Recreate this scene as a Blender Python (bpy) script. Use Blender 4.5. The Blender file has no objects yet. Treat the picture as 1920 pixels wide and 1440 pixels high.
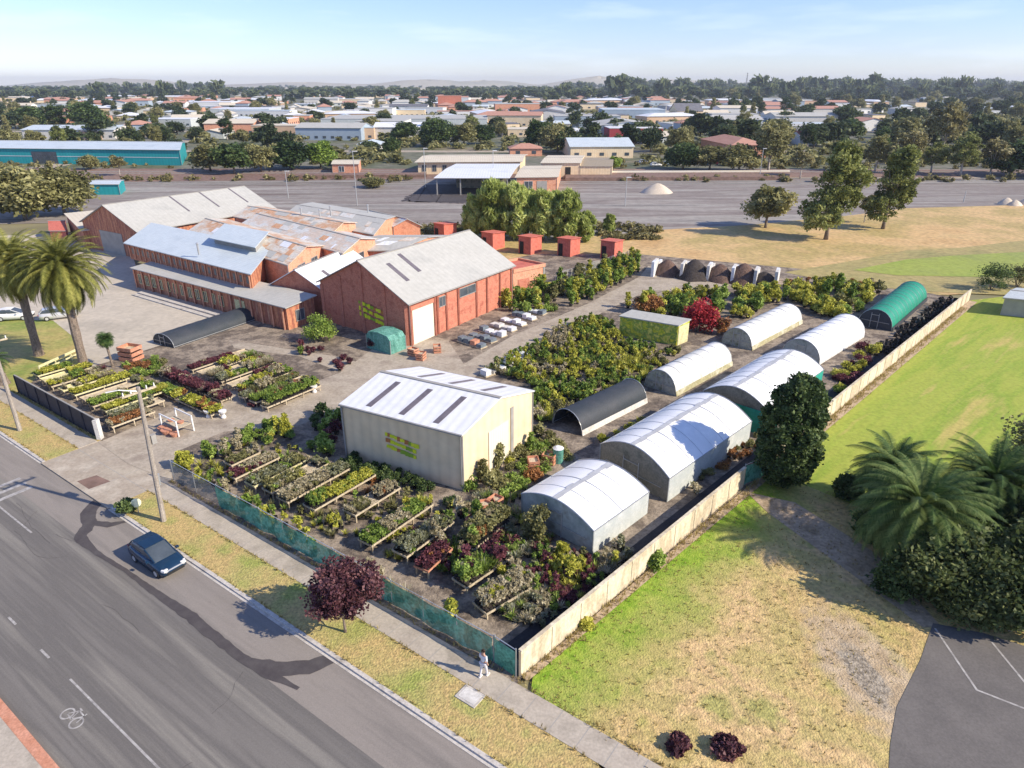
import bpy, math, random
import numpy as np
from mathutils import Vector, Matrix, noise
PI = math.pi
S = bpy.context.scene
COL = S.collection
# ------------------------------------------------------------------ camera, sky, sun
CAMH = 28.0
PITCH = math.atan((720-157)/1280)
cd = bpy.data.cameras.new('camera'); cam = bpy.data.objects.new('camera', cd); COL.objects.link(cam)
cam.location = (0, 0, CAMH); cam.rotation_euler = (PI/2-PITCH, 0, 0)
cd.lens = 24; cd.sensor_width = 36; cd.clip_start = 0.5; cd.clip_end = 40000
S.camera = cam
SUN_AZ = math.radians(-20); SUN_EL = math.radians(34)     # direction towards the sun
w = bpy.data.worlds.new('World'); S.world = w; w.use_nodes = True
nt = w.node_tree; bg = nt.nodes['Background']
sky = nt.nodes.new('ShaderNodeTexSky'); sky.sky_type = 'NISHITA'; sky.sun_disc = False
sky.sun_elevation = SUN_EL; sky.sun_rotation = PI/2-SUN_AZ
sky.air_density = 1.0; sky.dust_density = 0.1; sky.ozone_density = 2.0; sky.altitude = 50
# thin wispy cloud in the sky itself
tc = nt.nodes.new('ShaderNodeTexCoord'); mp = nt.nodes.new('ShaderNodeMapping'); mp.inputs['Scale'].default_value = (1.6, 1.6, 11)
mp.inputs['Rotation'].default_value = (0.10, 0.06, 0.3)
nz = nt.nodes.new('ShaderNodeTexNoise'); nz.inputs['Scale'].default_value = 2.6; nz.inputs['Detail'].default_value = 7; nz.inputs['Roughness'].default_value = 0.55
rp = nt.nodes.new('ShaderNodeValToRGB'); rp.color_ramp.elements[0].position = 0.50; rp.color_ramp.elements[1].position = 0.74
rp.color_ramp.elements[0].color = (0, 0, 0, 1); rp.color_ramp.elements[1].color = (.40, .40, .40, 1)
mx = nt.nodes.new('ShaderNodeMixRGB'); mx.inputs['Color2'].default_value = (6.6, 7.2, 8.0, 1)
nt.links.new(tc.outputs['Generated'], mp.inputs['Vector']); nt.links.new(mp.outputs['Vector'], nz.inputs['Vector'])
nt.links.new(nz.outputs['Fac'], rp.inputs['Fac']); nt.links.new(rp.outputs['Color'], mx.inputs['Fac'])
wb_ = nt.nodes.new('ShaderNodeMixRGB'); wb_.blend_type = 'MULTIPLY'; wb_.inputs['Fac'].default_value = 1; wb_.inputs['Color2'].default_value = (.74, .79, 1.10, 1)
nt.links.new(sky.outputs['Color'], wb_.inputs['Color1']); nt.links.new(wb_.outputs['Color'], mx.inputs['Color1']); nt.links.new(mx.outputs['Color'], bg.inputs['Color'])
bg.inputs['Strength'].default_value = 0.125
sl = bpy.data.lights.new('sun', 'SUN'); sl.energy = 4.7; sl.angle = math.radians(0.6); sl.color = (1.0, 0.885, 0.71)
so = bpy.data.objects.new('sun', sl); COL.objects.link(so)
sd = Vector((math.cos(SUN_AZ)*math.cos(SUN_EL), math.sin(SUN_AZ)*math.cos(SUN_EL), math.sin(SUN_EL)))
so.rotation_euler = sd.to_track_quat('Z', 'Y').to_euler(); so.location = (60, -20, 80)
S.view_settings.view_transform = 'Standard'; S.view_settings.look = 'None'; S.view_settings.gamma = 1
S.view_settings.exposure = 0.50
S.render.engine = 'CYCLES'
S.cycles.max_bounces = 5; S.cycles.transparent_max_bounces = 12; S.cycles.volume_bounces = 0

# ------------------------------------------------------------------ helpers
CP, SP = math.cos(PITCH), math.sin(PITCH)
def G(x, y, z=0.0):
    """survey point: where the sight line through (x, y) of a 1920x1440 picture meets height z"""
    u = (x-960)/1280; v = (y-720)/1280
    t = (z-CAMH)/(-SP-v*CP)
    return Vector((u*t, (CP-v*SP)*t, z))
def RD(u, v, z=0.0):       # road frame: u along the road, v away from it
    return Vector((.811*u+.585*v, -.585*u+.811*v, z))
ROADH = math.atan2(-.585, .811)
WH = math.radians(46.5)    # heading of the long boundary wall

class MB:
    def __init__(s): s.v=[]; s.f=[]; s.m=[]; s.uv=[]
    def poly(s, pts, m=0):
        pts=[Vector(p) for p in pts]; n=len(s.v); s.v+=pts; s.f.append(list(range(n, n+len(pts)))); s.m.append(m)
        e=(pts[1]-pts[0]); e=e.normalized() if e.length>1e-9 else Vector((1,0,0))
        nn=Vector((0,0,0))
        for i in range(len(pts)): nn+= (pts[i]-pts[0]).cross(pts[(i+1)%len(pts)]-pts[0])
        nn = nn.normalized() if nn.length>1e-12 else Vector((0,0,1))
        w_=nn.cross(e)
        s.uv += [((p-pts[0]).dot(e), (p-pts[0]).dot(w_)) for p in pts]
        return s
    def hexa(s, b, t, m=0, mt=None):
        """b,t: 4 bottom pts ccw, 4 top pts"""
        s.poly(b[::-1], m); s.poly(t, m if mt is None else mt)
        for i in range(4):
            j=(i+1)%4; s.poly([b[i], b[j], t[j], t[i]], m)
        return s
    def box(s, c, hx, hy, hz, rz=0, m=0, mt=None):
        c=Vector(c); R=Matrix.Rotation(rz,3,'Z')
        q=[(-hx,-hy),(hx,-hy),(hx,hy),(-hx,hy)]
        b=[c+R@Vector((x,y,-hz)) for x,y in q]; t=[c+R@Vector((x,y,hz)) for x,y in q]
        return s.hexa(b,t,m,mt)
    def bar(s, p, q, w, h, m=0):
        """rectangular beam from p to q, width w (horizontal), height h"""
        p=Vector(p); q=Vector(q); d=(q-p).normalized()
        up=Vector((0,0,1)) if abs(d.z)<.95 else Vector((1,0,0))
        a=d.cross(up).normalized()*w/2; b=a.cross(d).normalized()*h/2
        B=[p-a-b,p+a-b,p+a+b,p-a+b]; T=[x+(q-p) for x in B]
        return s.hexa(B,T,m)
    def tube(s, pts, rs, n=8, m=0, cap=True):
        pts=[Vector(p) for p in pts]; rings=[]
        for i,p in enumerate(pts):
            d=(pts[min(i+1,len(pts)-1)]-pts[max(i-1,0)]).normalized()
            up=Vector((0,0,1)) if abs(d.z)<.9 else Vector((1,0,0))
            a=d.cross(up).normalized(); b=d.cross(a).normalized(); r=rs[i] if hasattr(rs,'__len__') else rs
            rings.append([p+(a*math.cos(t)+b*math.sin(t))*r for t in [2*PI*k/n for k in range(n)]])
        for i in range(len(rings)-1):
            for k in range(n):
                l=(k+1)%n; s.poly([rings[i][k],rings[i][l],rings[i+1][l],rings[i+1][k]][::-1],m)
        if cap: s.poly(rings[-1][::-1],m); s.poly(rings[0],m)
        return s
    def sheet(s, pts2, z, m=0): return s.poly([(p[0],p[1],z) for p in pts2], m)
    def slab(s, pts2, z0, z1, m=0):
        n=len(pts2); ar=sum(pts2[i][0]*pts2[(i+1)%n][1]-pts2[(i+1)%n][0]*pts2[i][1] for i in range(n))
        if ar<0: pts2=pts2[::-1]
        s.poly([(p[0],p[1],z1) for p in pts2], m)
        for i in range(n):
            a,b=pts2[i],pts2[(i+1)%n]; s.poly([(a[0],a[1],z0),(b[0],b[1],z0),(b[0],b[1],z1),(a[0],a[1],z1)],m)
        return s
    def build(s, name, mats, parent=None, off=None, smooth=False, loc=None, rz=0):
        me=bpy.data.meshes.new(name); off=Vector(off) if off is not None else Vector((0,0,0))
        me.from_pydata([tuple(p-off) for p in s.v],[],s.f)
        if not isinstance(mats,(list,tuple)): mats=[mats]
        for mt in mats: me.materials.append(mt)
        for p,i in zip(me.polygons,s.m): p.material_index=i; p.use_smooth=smooth
        uvl=me.uv_layers.new(name='UVMap'); 
        uvl.data.foreach_set('uv', np.array(s.uv,dtype='f').ravel())
        if smooth: 
            import bmesh
            bm=bmesh.new(); bm.from_mesh(me); bmesh.ops.remove_doubles(bm,verts=bm.verts,dist=1e-4); bm.to_mesh(me); bm.free()
        o=bpy.data.objects.new(name,me); COL.objects.link(o)
        if parent is not None: o.parent=parent
        if loc is not None: o.location=loc
        o.rotation_euler.z=rz
        return o
def tag(o, label, cat, group=None, kind=None):
    if label: o['label']=label
    if cat: o['category']=cat
    if group: o['group']=group
    if kind: o['kind']=kind
    return o
def each(name, mk, root, bars):
    for b in bars: MB().bar(*b[:2],b[2],b[3]).build(name,K[mk],root)
def thing(name, label, cat, loc=(0,0,0), rz=0, group=None):
    o=bpy.data.objects.new(name,None); COL.objects.link(o); o.location=loc; o.rotation_euler.z=rz; o.empty_display_size=.3
    return tag(o,label,cat,group)
def struct(o): o['kind']='structure'; return o
def copy_tree(o, loc, rz=0, sc=None, label=None, group=None):
    r=o.copy(); COL.objects.link(r); r.location=loc; r.rotation_euler.z=rz
    if sc is not None: r.scale=(sc,sc,sc) if not hasattr(sc,'__len__') else sc
    for ch in o.children:
        c=ch.copy(); COL.objects.link(c); c.parent=r
        for g in ch.children:
            d=g.copy(); COL.objects.link(d); d.parent=c
    if label: r['label']=label
    if group: r['group']=group
    return r

# ------------------------------------------------------------------ materials
def mat(name, cols, scale=1.0, rough=.8, detail=5, bump=0.0, bscale=None, coord='Object', metallic=0, spec=.3, lo=.32, hi=.68,
        wave=None, fine=0.0, fscale=8.0, alpha=1.0, stretch=None, emit=None):
    """noise -> ramp colours; wave=(period m, colour strength, bump) ribs along UV x; fine = small multiplicative grain"""
    m=bpy.data.materials.new(name); m.use_nodes=True; n=m.node_tree; L=n.links; N=n.nodes
    b=N['Principled BSDF']; b.inputs['Roughness'].default_value=rough; b.inputs['Metallic'].default_value=metallic
    b.inputs['Specular IOR Level'].default_value=spec
    t=N.new('ShaderNodeTexCoord'); src=t.outputs[coord]
    if stretch:
        q=N.new('ShaderNodeMapping'); q.vector_type='TEXTURE'; q.inputs['Scale'].default_value=[1/v_ for v_ in stretch[:3]]
        if len(stretch)>3: q.inputs['Rotation'].default_value=(0,0,stretch[3])
        L.new(src,q.inputs['Vector']); src=q.outputs['Vector']
    if len(cols)==1: cols=[cols[0],tuple(c*.86 for c in cols[0])]
    z=N.new('ShaderNodeTexNoise'); z.inputs['Scale'].default_value=scale; z.inputs['Detail'].default_value=detail; z.inputs['Roughness'].default_value=.6
    L.new(src,z.inputs['Vector'])
    r=N.new('ShaderNodeValToRGB'); cr=r.color_ramp
    while len(cr.elements)<len(cols): cr.elements.new(.5)
    for i,c in enumerate(cols):
        cr.elements[i].position=lo+(hi-lo)*i/(len(cols)-1); cr.elements[i].color=(*c,1)
    L.new(z.outputs['Fac'],r.inputs['Fac']); out=r.outputs['Color']; hsrc=None
    if fine>0:
        z2=N.new('ShaderNodeTexNoise'); z2.inputs['Scale'].default_value=fscale; z2.inputs['Detail'].default_value=3
        L.new(t.outputs[coord],z2.inputs['Vector'])
        mr=N.new('ShaderNodeMapRange'); mr.inputs['From Min'].default_value=.3; mr.inputs['From Max'].default_value=.7
        mr.inputs['To Min'].default_value=1-fine; mr.inputs['To Max'].default_value=1+fine
        L.new(z2.outputs['Fac'],mr.inputs['Value'])
        mm=N.new('ShaderNodeVectorMath'); mm.operation='SCALE'; L.new(out,mm.inputs[0]); L.new(mr.outputs['Result'],mm.inputs['Scale']); out=mm.outputs['Vector']; hsrc=z2.outputs['Fac']
    if wave:
        uvn=t.outputs['UV']; wv=N.new('ShaderNodeTexWave'); wv.inputs['Scale'].default_value=1/(wave[0]*3.1831)*1.0
        wv.wave_profile='SIN'; wv.bands_direction='X'; wv.inputs['Distortion'].default_value=0
        L.new(uvn,wv.inputs['Vector'])
        mr=N.new('ShaderNodeMapRange'); mr.inputs['To Min'].default_value=1-wave[1]; mr.inputs['To Max'].default_value=1
        pw=N.new('ShaderNodeMath'); pw.operation='POWER'; pw.inputs[1].default_value=.5; L.new(wv.outputs['Fac'],pw.inputs[0])
        L.new(pw.outputs[0],mr.inputs['Value'])
        mm=N.new('ShaderNodeVectorMath'); mm.operation='SCALE'; L.new(out,mm.inputs[0]); L.new(mr.outputs['Result'],mm.inputs['Scale']); out=mm.outputs['Vector']
    L.new(out,b.inputs['Base Color'])
    if bump>0:
        bp=N.new('ShaderNodeBump'); bp.inputs['Strength'].default_value=bump; bp.inputs['Distance'].default_value=.1
        z3=N.new('ShaderNodeTexNoise'); z3.inputs['Scale'].default_value=bscale or scale*6; z3.inputs['Detail'].default_value=4
        L.new(t.outputs[coord],z3.inputs['Vector']); L.new(z3.outputs['Fac'],bp.inputs['Height']); L.new(bp.outputs['Normal'],b.inputs['Normal'])
    if alpha<1: b.inputs['Alpha'].default_value=alpha
    if emit: pass
    return m
def leafmat(name, dark, mid, light, trans=.32, rough=.55):
    """leaf colour varies from leaf to leaf through the 'tint' attribute of the mesh and from plant to plant"""
    m=bpy.data.materials.new(name); m.use_nodes=True; n=m.node_tree; L=n.links; N=n.nodes
    b=N['Principled BSDF']; b.inputs['Roughness'].default_value=rough; b.inputs['Specular IOR Level'].default_value=.25
    a=N.new('ShaderNodeAttribute'); a.attribute_name='tint'
    oi=N.new('ShaderNodeObjectInfo'); ma=N.new('ShaderNodeMath'); ma.operation='MULTIPLY_ADD'; ma.inputs[1].default_value=.3; ma.inputs[2].default_value=-.15
    L.new(oi.outputs['Random'],ma.inputs[0]); ad=N.new('ShaderNodeMath'); ad.operation='ADD'
    L.new(a.outputs['Fac'],ad.inputs[0]); L.new(ma.outputs[0],ad.inputs[1])
    r=N.new('ShaderNodeValToRGB'); cr=r.color_ramp; cr.elements.new(.5)
    for i,c in enumerate((dark,mid,light)): cr.elements[i].position=(.1,.5,.92)[i]; cr.elements[i].color=(*c,1)
    L.new(ad.outputs[0],r.inputs['Fac']); L.new(r.outputs['Color'],b.inputs['Base Color'])
    tr=N.new('ShaderNodeBsdfTranslucent'); L.new(r.outputs['Color'],tr.inputs['Color'])
    ms=N.new('ShaderNodeMixShader'); ms.inputs['Fac'].default_value=trans
    L.new(b.outputs[0],ms.inputs[1]); L.new(tr.outputs[0],ms.inputs[2]); L.new(ms.outputs[0],N['Material Output'].inputs['Surface'])
    return m
K={}
K['land']=mat('countryside',[(.10,.12,.055),(.21,.19,.10),(.30,.26,.15),(.15,.17,.08)],.004,fine=.25,fscale=.06)
K['far']=mat('far_paddock',[(.40,.34,.22),(.50,.44,.30),(.34,.32,.20)],.0012)
K['town']=mat('town_ground',[(.09,.105,.055),(.19,.18,.14),(.10,.115,.06),(.24,.20,.14)],.02,fine=.3,fscale=.3)
K['rail']=mat('rail_yard',[(.17,.135,.115),(.29,.265,.235),(.21,.175,.155),(.34,.315,.28),(.22,.20,.18)],.09,fine=.12,fscale=.6,stretch=(.12,1,1,.03),bump=.2,bscale=3)
K['railbrown']=mat('ballast',[(.19,.12,.095),(.25,.17,.13)],.05,fine=.3,fscale=.9,stretch=(.2,1,1))
K['dry']=mat('dry_grass',[(.50,.32,.14),(.58,.40,.19),(.40,.31,.12),(.54,.37,.17)],.05,fine=.22,fscale=1.2,bump=.5,bscale=3)
K['drygreen']=mat('dry_green_grass',[(.24,.24,.09),(.38,.31,.13),(.30,.28,.10)],.06,fine=.2,fscale=1.1,bump=.5,bscale=3)
K['green']=mat('watered_grass',[(.22,.31,.05),(.30,.35,.07),(.26,.30,.08)],.08,fine=.15,fscale=1.5)
K['road']=mat('asphalt_road',[(.108,.10,.093),(.192,.178,.160),(.143,.133,.122),(.235,.218,.190),(.152,.143,.130)],.75,rough=.9,fine=.13,fscale=26,stretch=(.035,1.0,1,ROADH),bump=.15,bscale=40,detail=7,lo=.27,hi=.73)
K['patch']=mat('dark_asphalt',[(.065,.056,.058),(.095,.085,.083)],1.5,rough=.85,fine=.1,fscale=20)
K['lane']=mat('worn_asphalt_lane',[(.225,.20,.175),(.27,.24,.21),(.20,.18,.16)],.8,rough=.9,fine=.1,fscale=20,stretch=(.1,1,1,ROADH))
K['wheel']=mat('worn_wheel_track',[(.13,.125,.125),(.155,.148,.148)],.5,rough=.9,fine=.1,fscale=20,stretch=(.08,1,1,ROADH))
K['kerb']=mat('kerb_concrete',[(.46,.43,.38),(.56,.52,.47),(.36,.33,.29)],1.2,fine=.15,fscale=9)
K['path']=mat('footpath_concrete',[(.38,.33,.27),(.46,.405,.33),(.32,.28,.225)],.5,fine=.12,fscale=7,bump=.1)
K['drive']=mat('driveway_concrete',[(.46,.40,.31),(.37,.31,.24),(.51,.45,.36)],.35,fine=.12,fscale=5)
K['verge']=mat('verge_grass',[(.30,.33,.08),(.42,.36,.13),(.50,.36,.15),(.34,.34,.10)],.28,fine=.28,fscale=6,bump=.8,bscale=9)
K['lawn']=mat('lawn_grass',[(.40,.35,.11),(.54,.385,.17),(.46,.37,.14),(.62,.43,.21),(.37,.34,.11)],.13,fine=.28,fscale=4,bump=.8,bscale=9,lo=.36,hi=.66)
K['lawngreen']=mat('lawn_edge_grass',[(.20,.31,.03),(.27,.34,.05),(.33,.34,.08)],.3,fine=.25,fscale=5,bump=.8,bscale=9)
K['soil']=mat('yard_gravel',[(.19,.155,.12),(.33,.27,.205),(.125,.10,.08),(.28,.225,.17)],.35,fine=.3,fscale=5,bump=.6,bscale=9)
K['gravel']=mat('gravel_track',[(.33,.275,.21),(.43,.37,.29),(.28,.23,.18)],.3,fine=.15,fscale=4,bump=.3,bscale=8)
K['court']=mat('forecourt_concrete',[(.45,.40,.32),(.52,.46,.37),(.38,.34,.275)],.08,fine=.1,fscale=1.6)
K['carpark']=mat('carpark_asphalt',[(.13,.12,.112),(.165,.152,.14)],.5,rough=.9,fine=.12,fscale=10)
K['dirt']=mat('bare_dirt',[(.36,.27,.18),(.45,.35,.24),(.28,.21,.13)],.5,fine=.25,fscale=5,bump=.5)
K['rubble']=mat('gravel_rubble',[(.27,.23,.17),(.40,.34,.26),(.30,.25,.17),(.18,.155,.11)],2.5,fine=.4,fscale=9,bump=1)
K['weedmat']=mat('weed_mat',[(.028,.026,.030),(.05,.046,.05)],1.0,fine=.2)
K['brick']=mat('red_brick',[(.47,.155,.10),(.55,.22,.145),(.38,.12,.08)],.9,coord='UV',fine=.18,fscale=6,bump=.15,bscale=14)
K['brick2']=mat('orange_brick',[(.62,.27,.16),(.70,.36,.23),(.52,.21,.13)],.8,coord='UV',fine=.18,fscale=5)
K['brickdk']=mat('weathered_brick',[(.36,.13,.085),(.54,.25,.14),(.30,.10,.07),(.50,.30,.20)],.8,coord='UV',fine=.2,fscale=3,stretch=(2.5,.25,1))
K['zinc']=mat('grey_corrugated',[(.43,.425,.39),(.47,.465,.43),(.38,.38,.355)],.12,coord='UV',rough=.65,fine=.06,fscale=1.5,wave=(.76,.05,0),spec=.25)
K['zincw']=mat('white_corrugated',[(.72,.74,.77),(.80,.81,.83),(.66,.68,.71)],.12,coord='UV',rough=.42,fine=.04,fscale=2,wave=(.76,.12,0),spec=.4)
K['zincb']=mat('bluish_corrugated',[(.50,.57,.60),(.58,.64,.66),(.46,.52,.55)],.15,coord='UV',rough=.45,fine=.05,fscale=1.5,wave=(.76,.08,0),spec=.4)
K['rust']=mat('rusty_corrugated',[(.56,.56,.52),(.62,.60,.55),(.60,.50,.40),(.55,.30,.16),(.66,.58,.48),(.60,.60,.56),(.52,.27,.14)],.20,coord='UV',rough=.7,fine=.15,fscale=2.5,wave=(.76,.07,0),stretch=(.6,.8,1),lo=.34,hi=.66)
K['rust2']=mat('pale_worn_corrugated',[(.56,.57,.54),(.62,.62,.59),(.60,.48,.38),(.52,.55,.53),(.64,.62,.57)],.25,coord='UV',rough=.6,fine=.12,fscale=2.5,wave=(.76,.06,0),stretch=(.6,.8,1),lo=.34,hi=.66)
K['tanroof']=mat('tan_roof',[(.60,.53,.42),(.66,.60,.48)],.3,coord='UV',fine=.08,wave=(.76,.1,0))
K['cream']=mat('cream_cladding',[(.76,.58,.36),(.80,.65,.44),(.70,.51,.31)],.12,coord='UV',fine=.06,fscale=1.2,wave=(.9,.10,0),rough=.6)
K['creamd']=mat('cream_door',[(.76,.70,.56),(.80,.74,.60)],.3,coord='UV',wave=(.3,.12,0),rough=.6)
K['trim']=mat('grey_trim',[(.30,.29,.27),(.38,.36,.33)],1)
K['skyl']=mat('skylight_sheet',[(.13,.115,.13),(.20,.175,.19)],.6,coord='UV',rough=.35,fine=.15,fscale=3)
K['poly']=mat('white_poly_film',[(.90,.90,.90),(.84,.85,.85),(.93,.93,.91)],.5,rough=.38,spec=.4,fine=.03,fscale=2)
K['polyd']=mat('dirty_poly_film',[(.78,.78,.76),(.66,.66,.60),(.82,.82,.80),(.58,.57,.44)],.45,rough=.45,fine=.06,fscale=3,lo=.3,hi=.75)
K['polyedge']=mat('mossy_poly_film',[(.50,.46,.30),(.36,.33,.19),(.62,.60,.48)],.8,rough=.6,fine=.15,fscale=4)
K['polyside']=mat('side_poly_film',[(.58,.61,.60),(.48,.52,.51),(.64,.66,.64)],.7,rough=.4,fine=.08)
K['meshgrey']=mat('grey_shade_mesh',[(.20,.19,.15),(.27,.25,.20),(.14,.14,.11)],.9,rough=.8,fine=.2,fscale=8)
K['greencloth']=mat('green_cloth',[(.02,.28,.20),(.03,.34,.25),(.015,.22,.16)],.6,rough=.7,fine=.12)
K['shadegreen']=mat('green_shade_cloth',[(.07,.24,.19),(.14,.34,.28),(.045,.17,.135)],1.4,rough=.75,fine=.3,fscale=6,stretch=(1,1,.25))
K['darkcloth']=mat('dark_shade_cloth',[(.035,.045,.055),(.055,.06,.07)],.6,rough=.6,fine=.15)
K['tealroof']=mat('green_ribbed_roof',[(.015,.22,.14),(.025,.28,.18)],.4,rough=.55,fine=.1)
K['wall']=mat('cream_concrete_wall',[(.60,.53,.38),(.70,.62,.46),(.48,.40,.28),(.66,.58,.42)],.8,fine=.16,fscale=5,bump=.15,stretch=(1,1,.3))
K['walldk']=mat('wall_joint',[(.30,.25,.18),(.36,.30,.22)],1)
K['navy']=mat('dark_panel_fence',[(.022,.025,.040),(.035,.037,.055)],.8,rough=.6,fine=.15)
K['steel']=mat('galvanised_steel',[(.45,.46,.46),(.55,.56,.56)],2,rough=.4,metallic=.5)
K['wood']=mat('weathered_timber',[(.42,.35,.24),(.54,.46,.33),(.34,.27,.18)],1.5,fine=.2)
K['woody']=mat('yellowish_timber',[(.60,.54,.26),(.66,.62,.36),(.48,.40,.20)],1.2,fine=.2)
K['pole']=mat('pole_timber',[(.40,.36,.31),(.30,.26,.22),(.46,.42,.37)],1.2,fine=.2,stretch=(4,4,.5))
K['black']=mat('black_plastic',[(.018,.018,.02),(.035,.035,.037)],3,rough=.5)
K['pot']=mat('black_pot',[(.03,.028,.028),(.06,.055,.05)],2,rough=.6)
K['terra']=mat('terracotta',[(.50,.22,.13),(.60,.30,.20)],2,fine=.15)
K['white']=mat('white_paint',[(.80,.80,.78),(.72,.72,.70)],1,rough=.5)
K['paint']=mat('road_paint',[(.50,.49,.46),(.38,.36,.34),(.24,.23,.22)],3.0,fine=.2,fscale=12)
K['glass']=mat('window_glass',[(.05,.065,.08),(.09,.11,.13)],.8,rough=.08,spec=.6)
K['redshed']=mat('red_painted_sheet',[(.52,.13,.09),(.60,.18,.13),(.44,.10,.07)],.6,coord='UV',fine=.12,fscale=3,wave=(.4,.12,0))
K['bark']=mat('bark',[(.16,.12,.09),(.24,.19,.15),(.10,.08,.06)],2,fine=.3,stretch=(3,3,.6),bump=.5)
K['barkl']=mat('pale_bark',[(.36,.31,.26),(.46,.41,.36),(.26,.21,.17)],1.5,fine=.2,stretch=(2,2,.5))
K['mulch']=mat('mulch_pile',[(.10,.06,.045),(.16,.10,.075),(.07,.045,.035)],1.5,fine=.4,fscale=7,bump=1)
K['soilpile']=mat('dark_soil_pile',[(.045,.037,.033),(.075,.06,.052)],1.5,fine=.4,fscale=7,bump=1)
K['sand']=mat('sand_pile',[(.55,.47,.37),(.62,.54,.44)],.6,fine=.15,bump=.6)
K['conc']=mat('concrete_block',[(.55,.53,.49),(.64,.62,.58),(.46,.44,.40)],.9,fine=.15)
K['bagw']=mat('white_bag_plastic',[(.66,.68,.70),(.78,.79,.80)],2,rough=.45)
K['bagg']=mat('grey_bag_plastic',[(.12,.15,.18),(.20,.24,.27)],2,rough=.45)
K['teal']=mat('teal_cladding',[(.02,.30,.33),(.03,.36,.38)],.2,coord='UV',rough=.5,wave=(1.2,.12,0))
K['navybody']=mat('blue_car_paint',[(.012,.040,.085),(.016,.05,.10)],2,rough=.18,spec=.7,metallic=.3)
K['silver']=mat('silver_car_paint',[(.60,.61,.62),(.66,.67,.68)],2,rough=.2,spec=.6,metallic=.3)
K['tyre']=mat('tyre_rubber',[(.02,.02,.02),(.03,.03,.03)],5)
K['skin']=mat('skin',[(.50,.30,.22),(.55,.34,.25)],4)
K['cloth']=mat('pale_cloth',[(.62,.66,.72),(.70,.73,.78)],8)
K['clothd']=mat('light_trousers',[(.62,.60,.62),(.70,.68,.70)],8)
K['hair']=mat('dark_hair',[(.05,.035,.025),(.07,.05,.035)],8)
K['signy']=mat('sign_lettering_yellow',[(.80,.78,.02),(.62,.70,.03),(.85,.80,.05)],2,fine=.1)
K['signg']=mat('sign_leaf_green',[(.22,.36,.03),(.30,.44,.04)],3)
K['signp']=mat('pale_sign_face',[(.72,.76,.50),(.80,.82,.62)],3)
K['signo']=mat('sign_orange',[(.45,.16,.05),(.5,.2,.06)],3)
def LM(*a, **k): K[a[0]]=leafmat(*a, **k)
LM('leaf_green',(.10,.16,.03),(.27,.38,.07),(.50,.60,.16))
LM('leaf_yellow',(.27,.28,.035),(.56,.55,.09),(.76,.72,.20))
LM('leaf_olive',(.13,.13,.05),(.29,.28,.11),(.48,.45,.22))
LM('leaf_dark',(.026,.05,.018),(.07,.115,.035),(.18,.24,.08))
LM('leaf_burgundy',(0.075,0.027,0.038),(0.18,0.06,0.075),(0.33,0.12,0.135))
LM('leaf_silver',(0.15,0.16,0.08),(0.31,0.31,0.17),(0.54,0.57,0.48))
LM('leaf_rust',(0.195,0.09,0.038),(0.42,0.195,0.075),(0.63,0.36,0.135))
LM('leaf_red',(0.253,0.023,0.034),(0.483,0.046,0.057),(0.632,0.115,0.115))
LM('leaf_pale',(.30,.26,.15),(.52,.46,.30),(.72,.66,.50))
LM('leaf_gum',(.10,.12,.035),(.26,.29,.085),(.48,.49,.19))
LM('leaf_gumbrown',(.13,.115,.045),(.29,.26,.11),(.50,.45,.23))
LM('leaf_mid',(.04,.06,.02),(.11,.145,.045),(.26,.28,.11))
LM('leaf_far',(.028,.046,.020),(.068,.098,.040),(.16,.19,.08))
LM('leaf_purple',(.06,.022,.03),(.17,.07,.08),(.34,.18,.17))
LM('leaf_palm',(.07,.08,.015),(.21,.22,.045),(.46,.44,.12),rough=.7)
LM('leaf_palmdk',(.025,.055,.015),(.065,.125,.03),(.20,.26,.08),rough=.7)
LM('leaf_willow',(.20,.25,.06),(.46,.53,.15),(.70,.74,.30),trans=.45)
LM('frond_dead',(0.176,0.11,0.033),(0.374,0.242,0.077),(0.528,0.374,0.132))

# ------------------------------------------------------------------ foliage (numpy leaf clumps)
def leaves(rng, P, size, up=.5, elong=1.6, droop=0.0):
    """one quad per point of P; returns (4N,3) vertices"""
    n=len(P); nr=rng.normal(size=(n,3)); nr[:,2]+=up*2; nr/=np.linalg.norm(nr,axis=1)[:,None]+1e-9
    a=rng.normal(size=(n,3)); a[:,2]-=droop; a-= nr*(a*nr).sum(1)[:,None]; a/=np.linalg.norm(a,axis=1)[:,None]+1e-9
    b=np.cross(nr,a); s=size*(.6+.8*rng.random(n))[:,None]
    a=a*s*elong*.5; b=b*s*.5
    return np.stack([P-a, P+b-a*.1, P+a, P-b+a*.1],1).reshape(-1,3)
def clump_points(rng, C, Rr, per):
    """points on/in lumpy shells round centres C"""
    out=[]; tint=[]
    for c,r in zip(C,Rr):
        d=rng.normal(size=(per,3)); d/=np.linalg.norm(d,axis=1)[:,None]
        rad=r*(.25+.95*rng.random(per)**.75)*np.where(rng.random(per)<.12,1.25,1)
        out.append(c+d*rad[:,None]*np.array([1,1,.78])); base=rng.uniform(.18,.75)
        tint.append(np.clip(base+rng.normal(0,.13,per),0,1))
    return np.concatenate(out), np.concatenate(tint)
def mesh_np(name, V, T, mt, quads=True, F=None):
    me=bpy.data.meshes.new(name); nv=len(V); me.vertices.add(nv); me.vertices.foreach_set('co',np.asarray(V,dtype='f').ravel())
    nf=nv//4; me.loops.add(nf*4); me.loops.foreach_set('vertex_index',np.arange(nf*4,dtype='i'))
    me.polygons.add(nf); me.polygons.foreach_set('loop_start',np.arange(0,nf*4,4,dtype='i'))
    at=me.attributes.new('tint','FLOAT','POINT'); at.data.foreach_set('value',np.repeat(np.asarray(T,dtype='f'),4))
    me.materials.append(mt); me.update(calc_edges=True); return me
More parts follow.
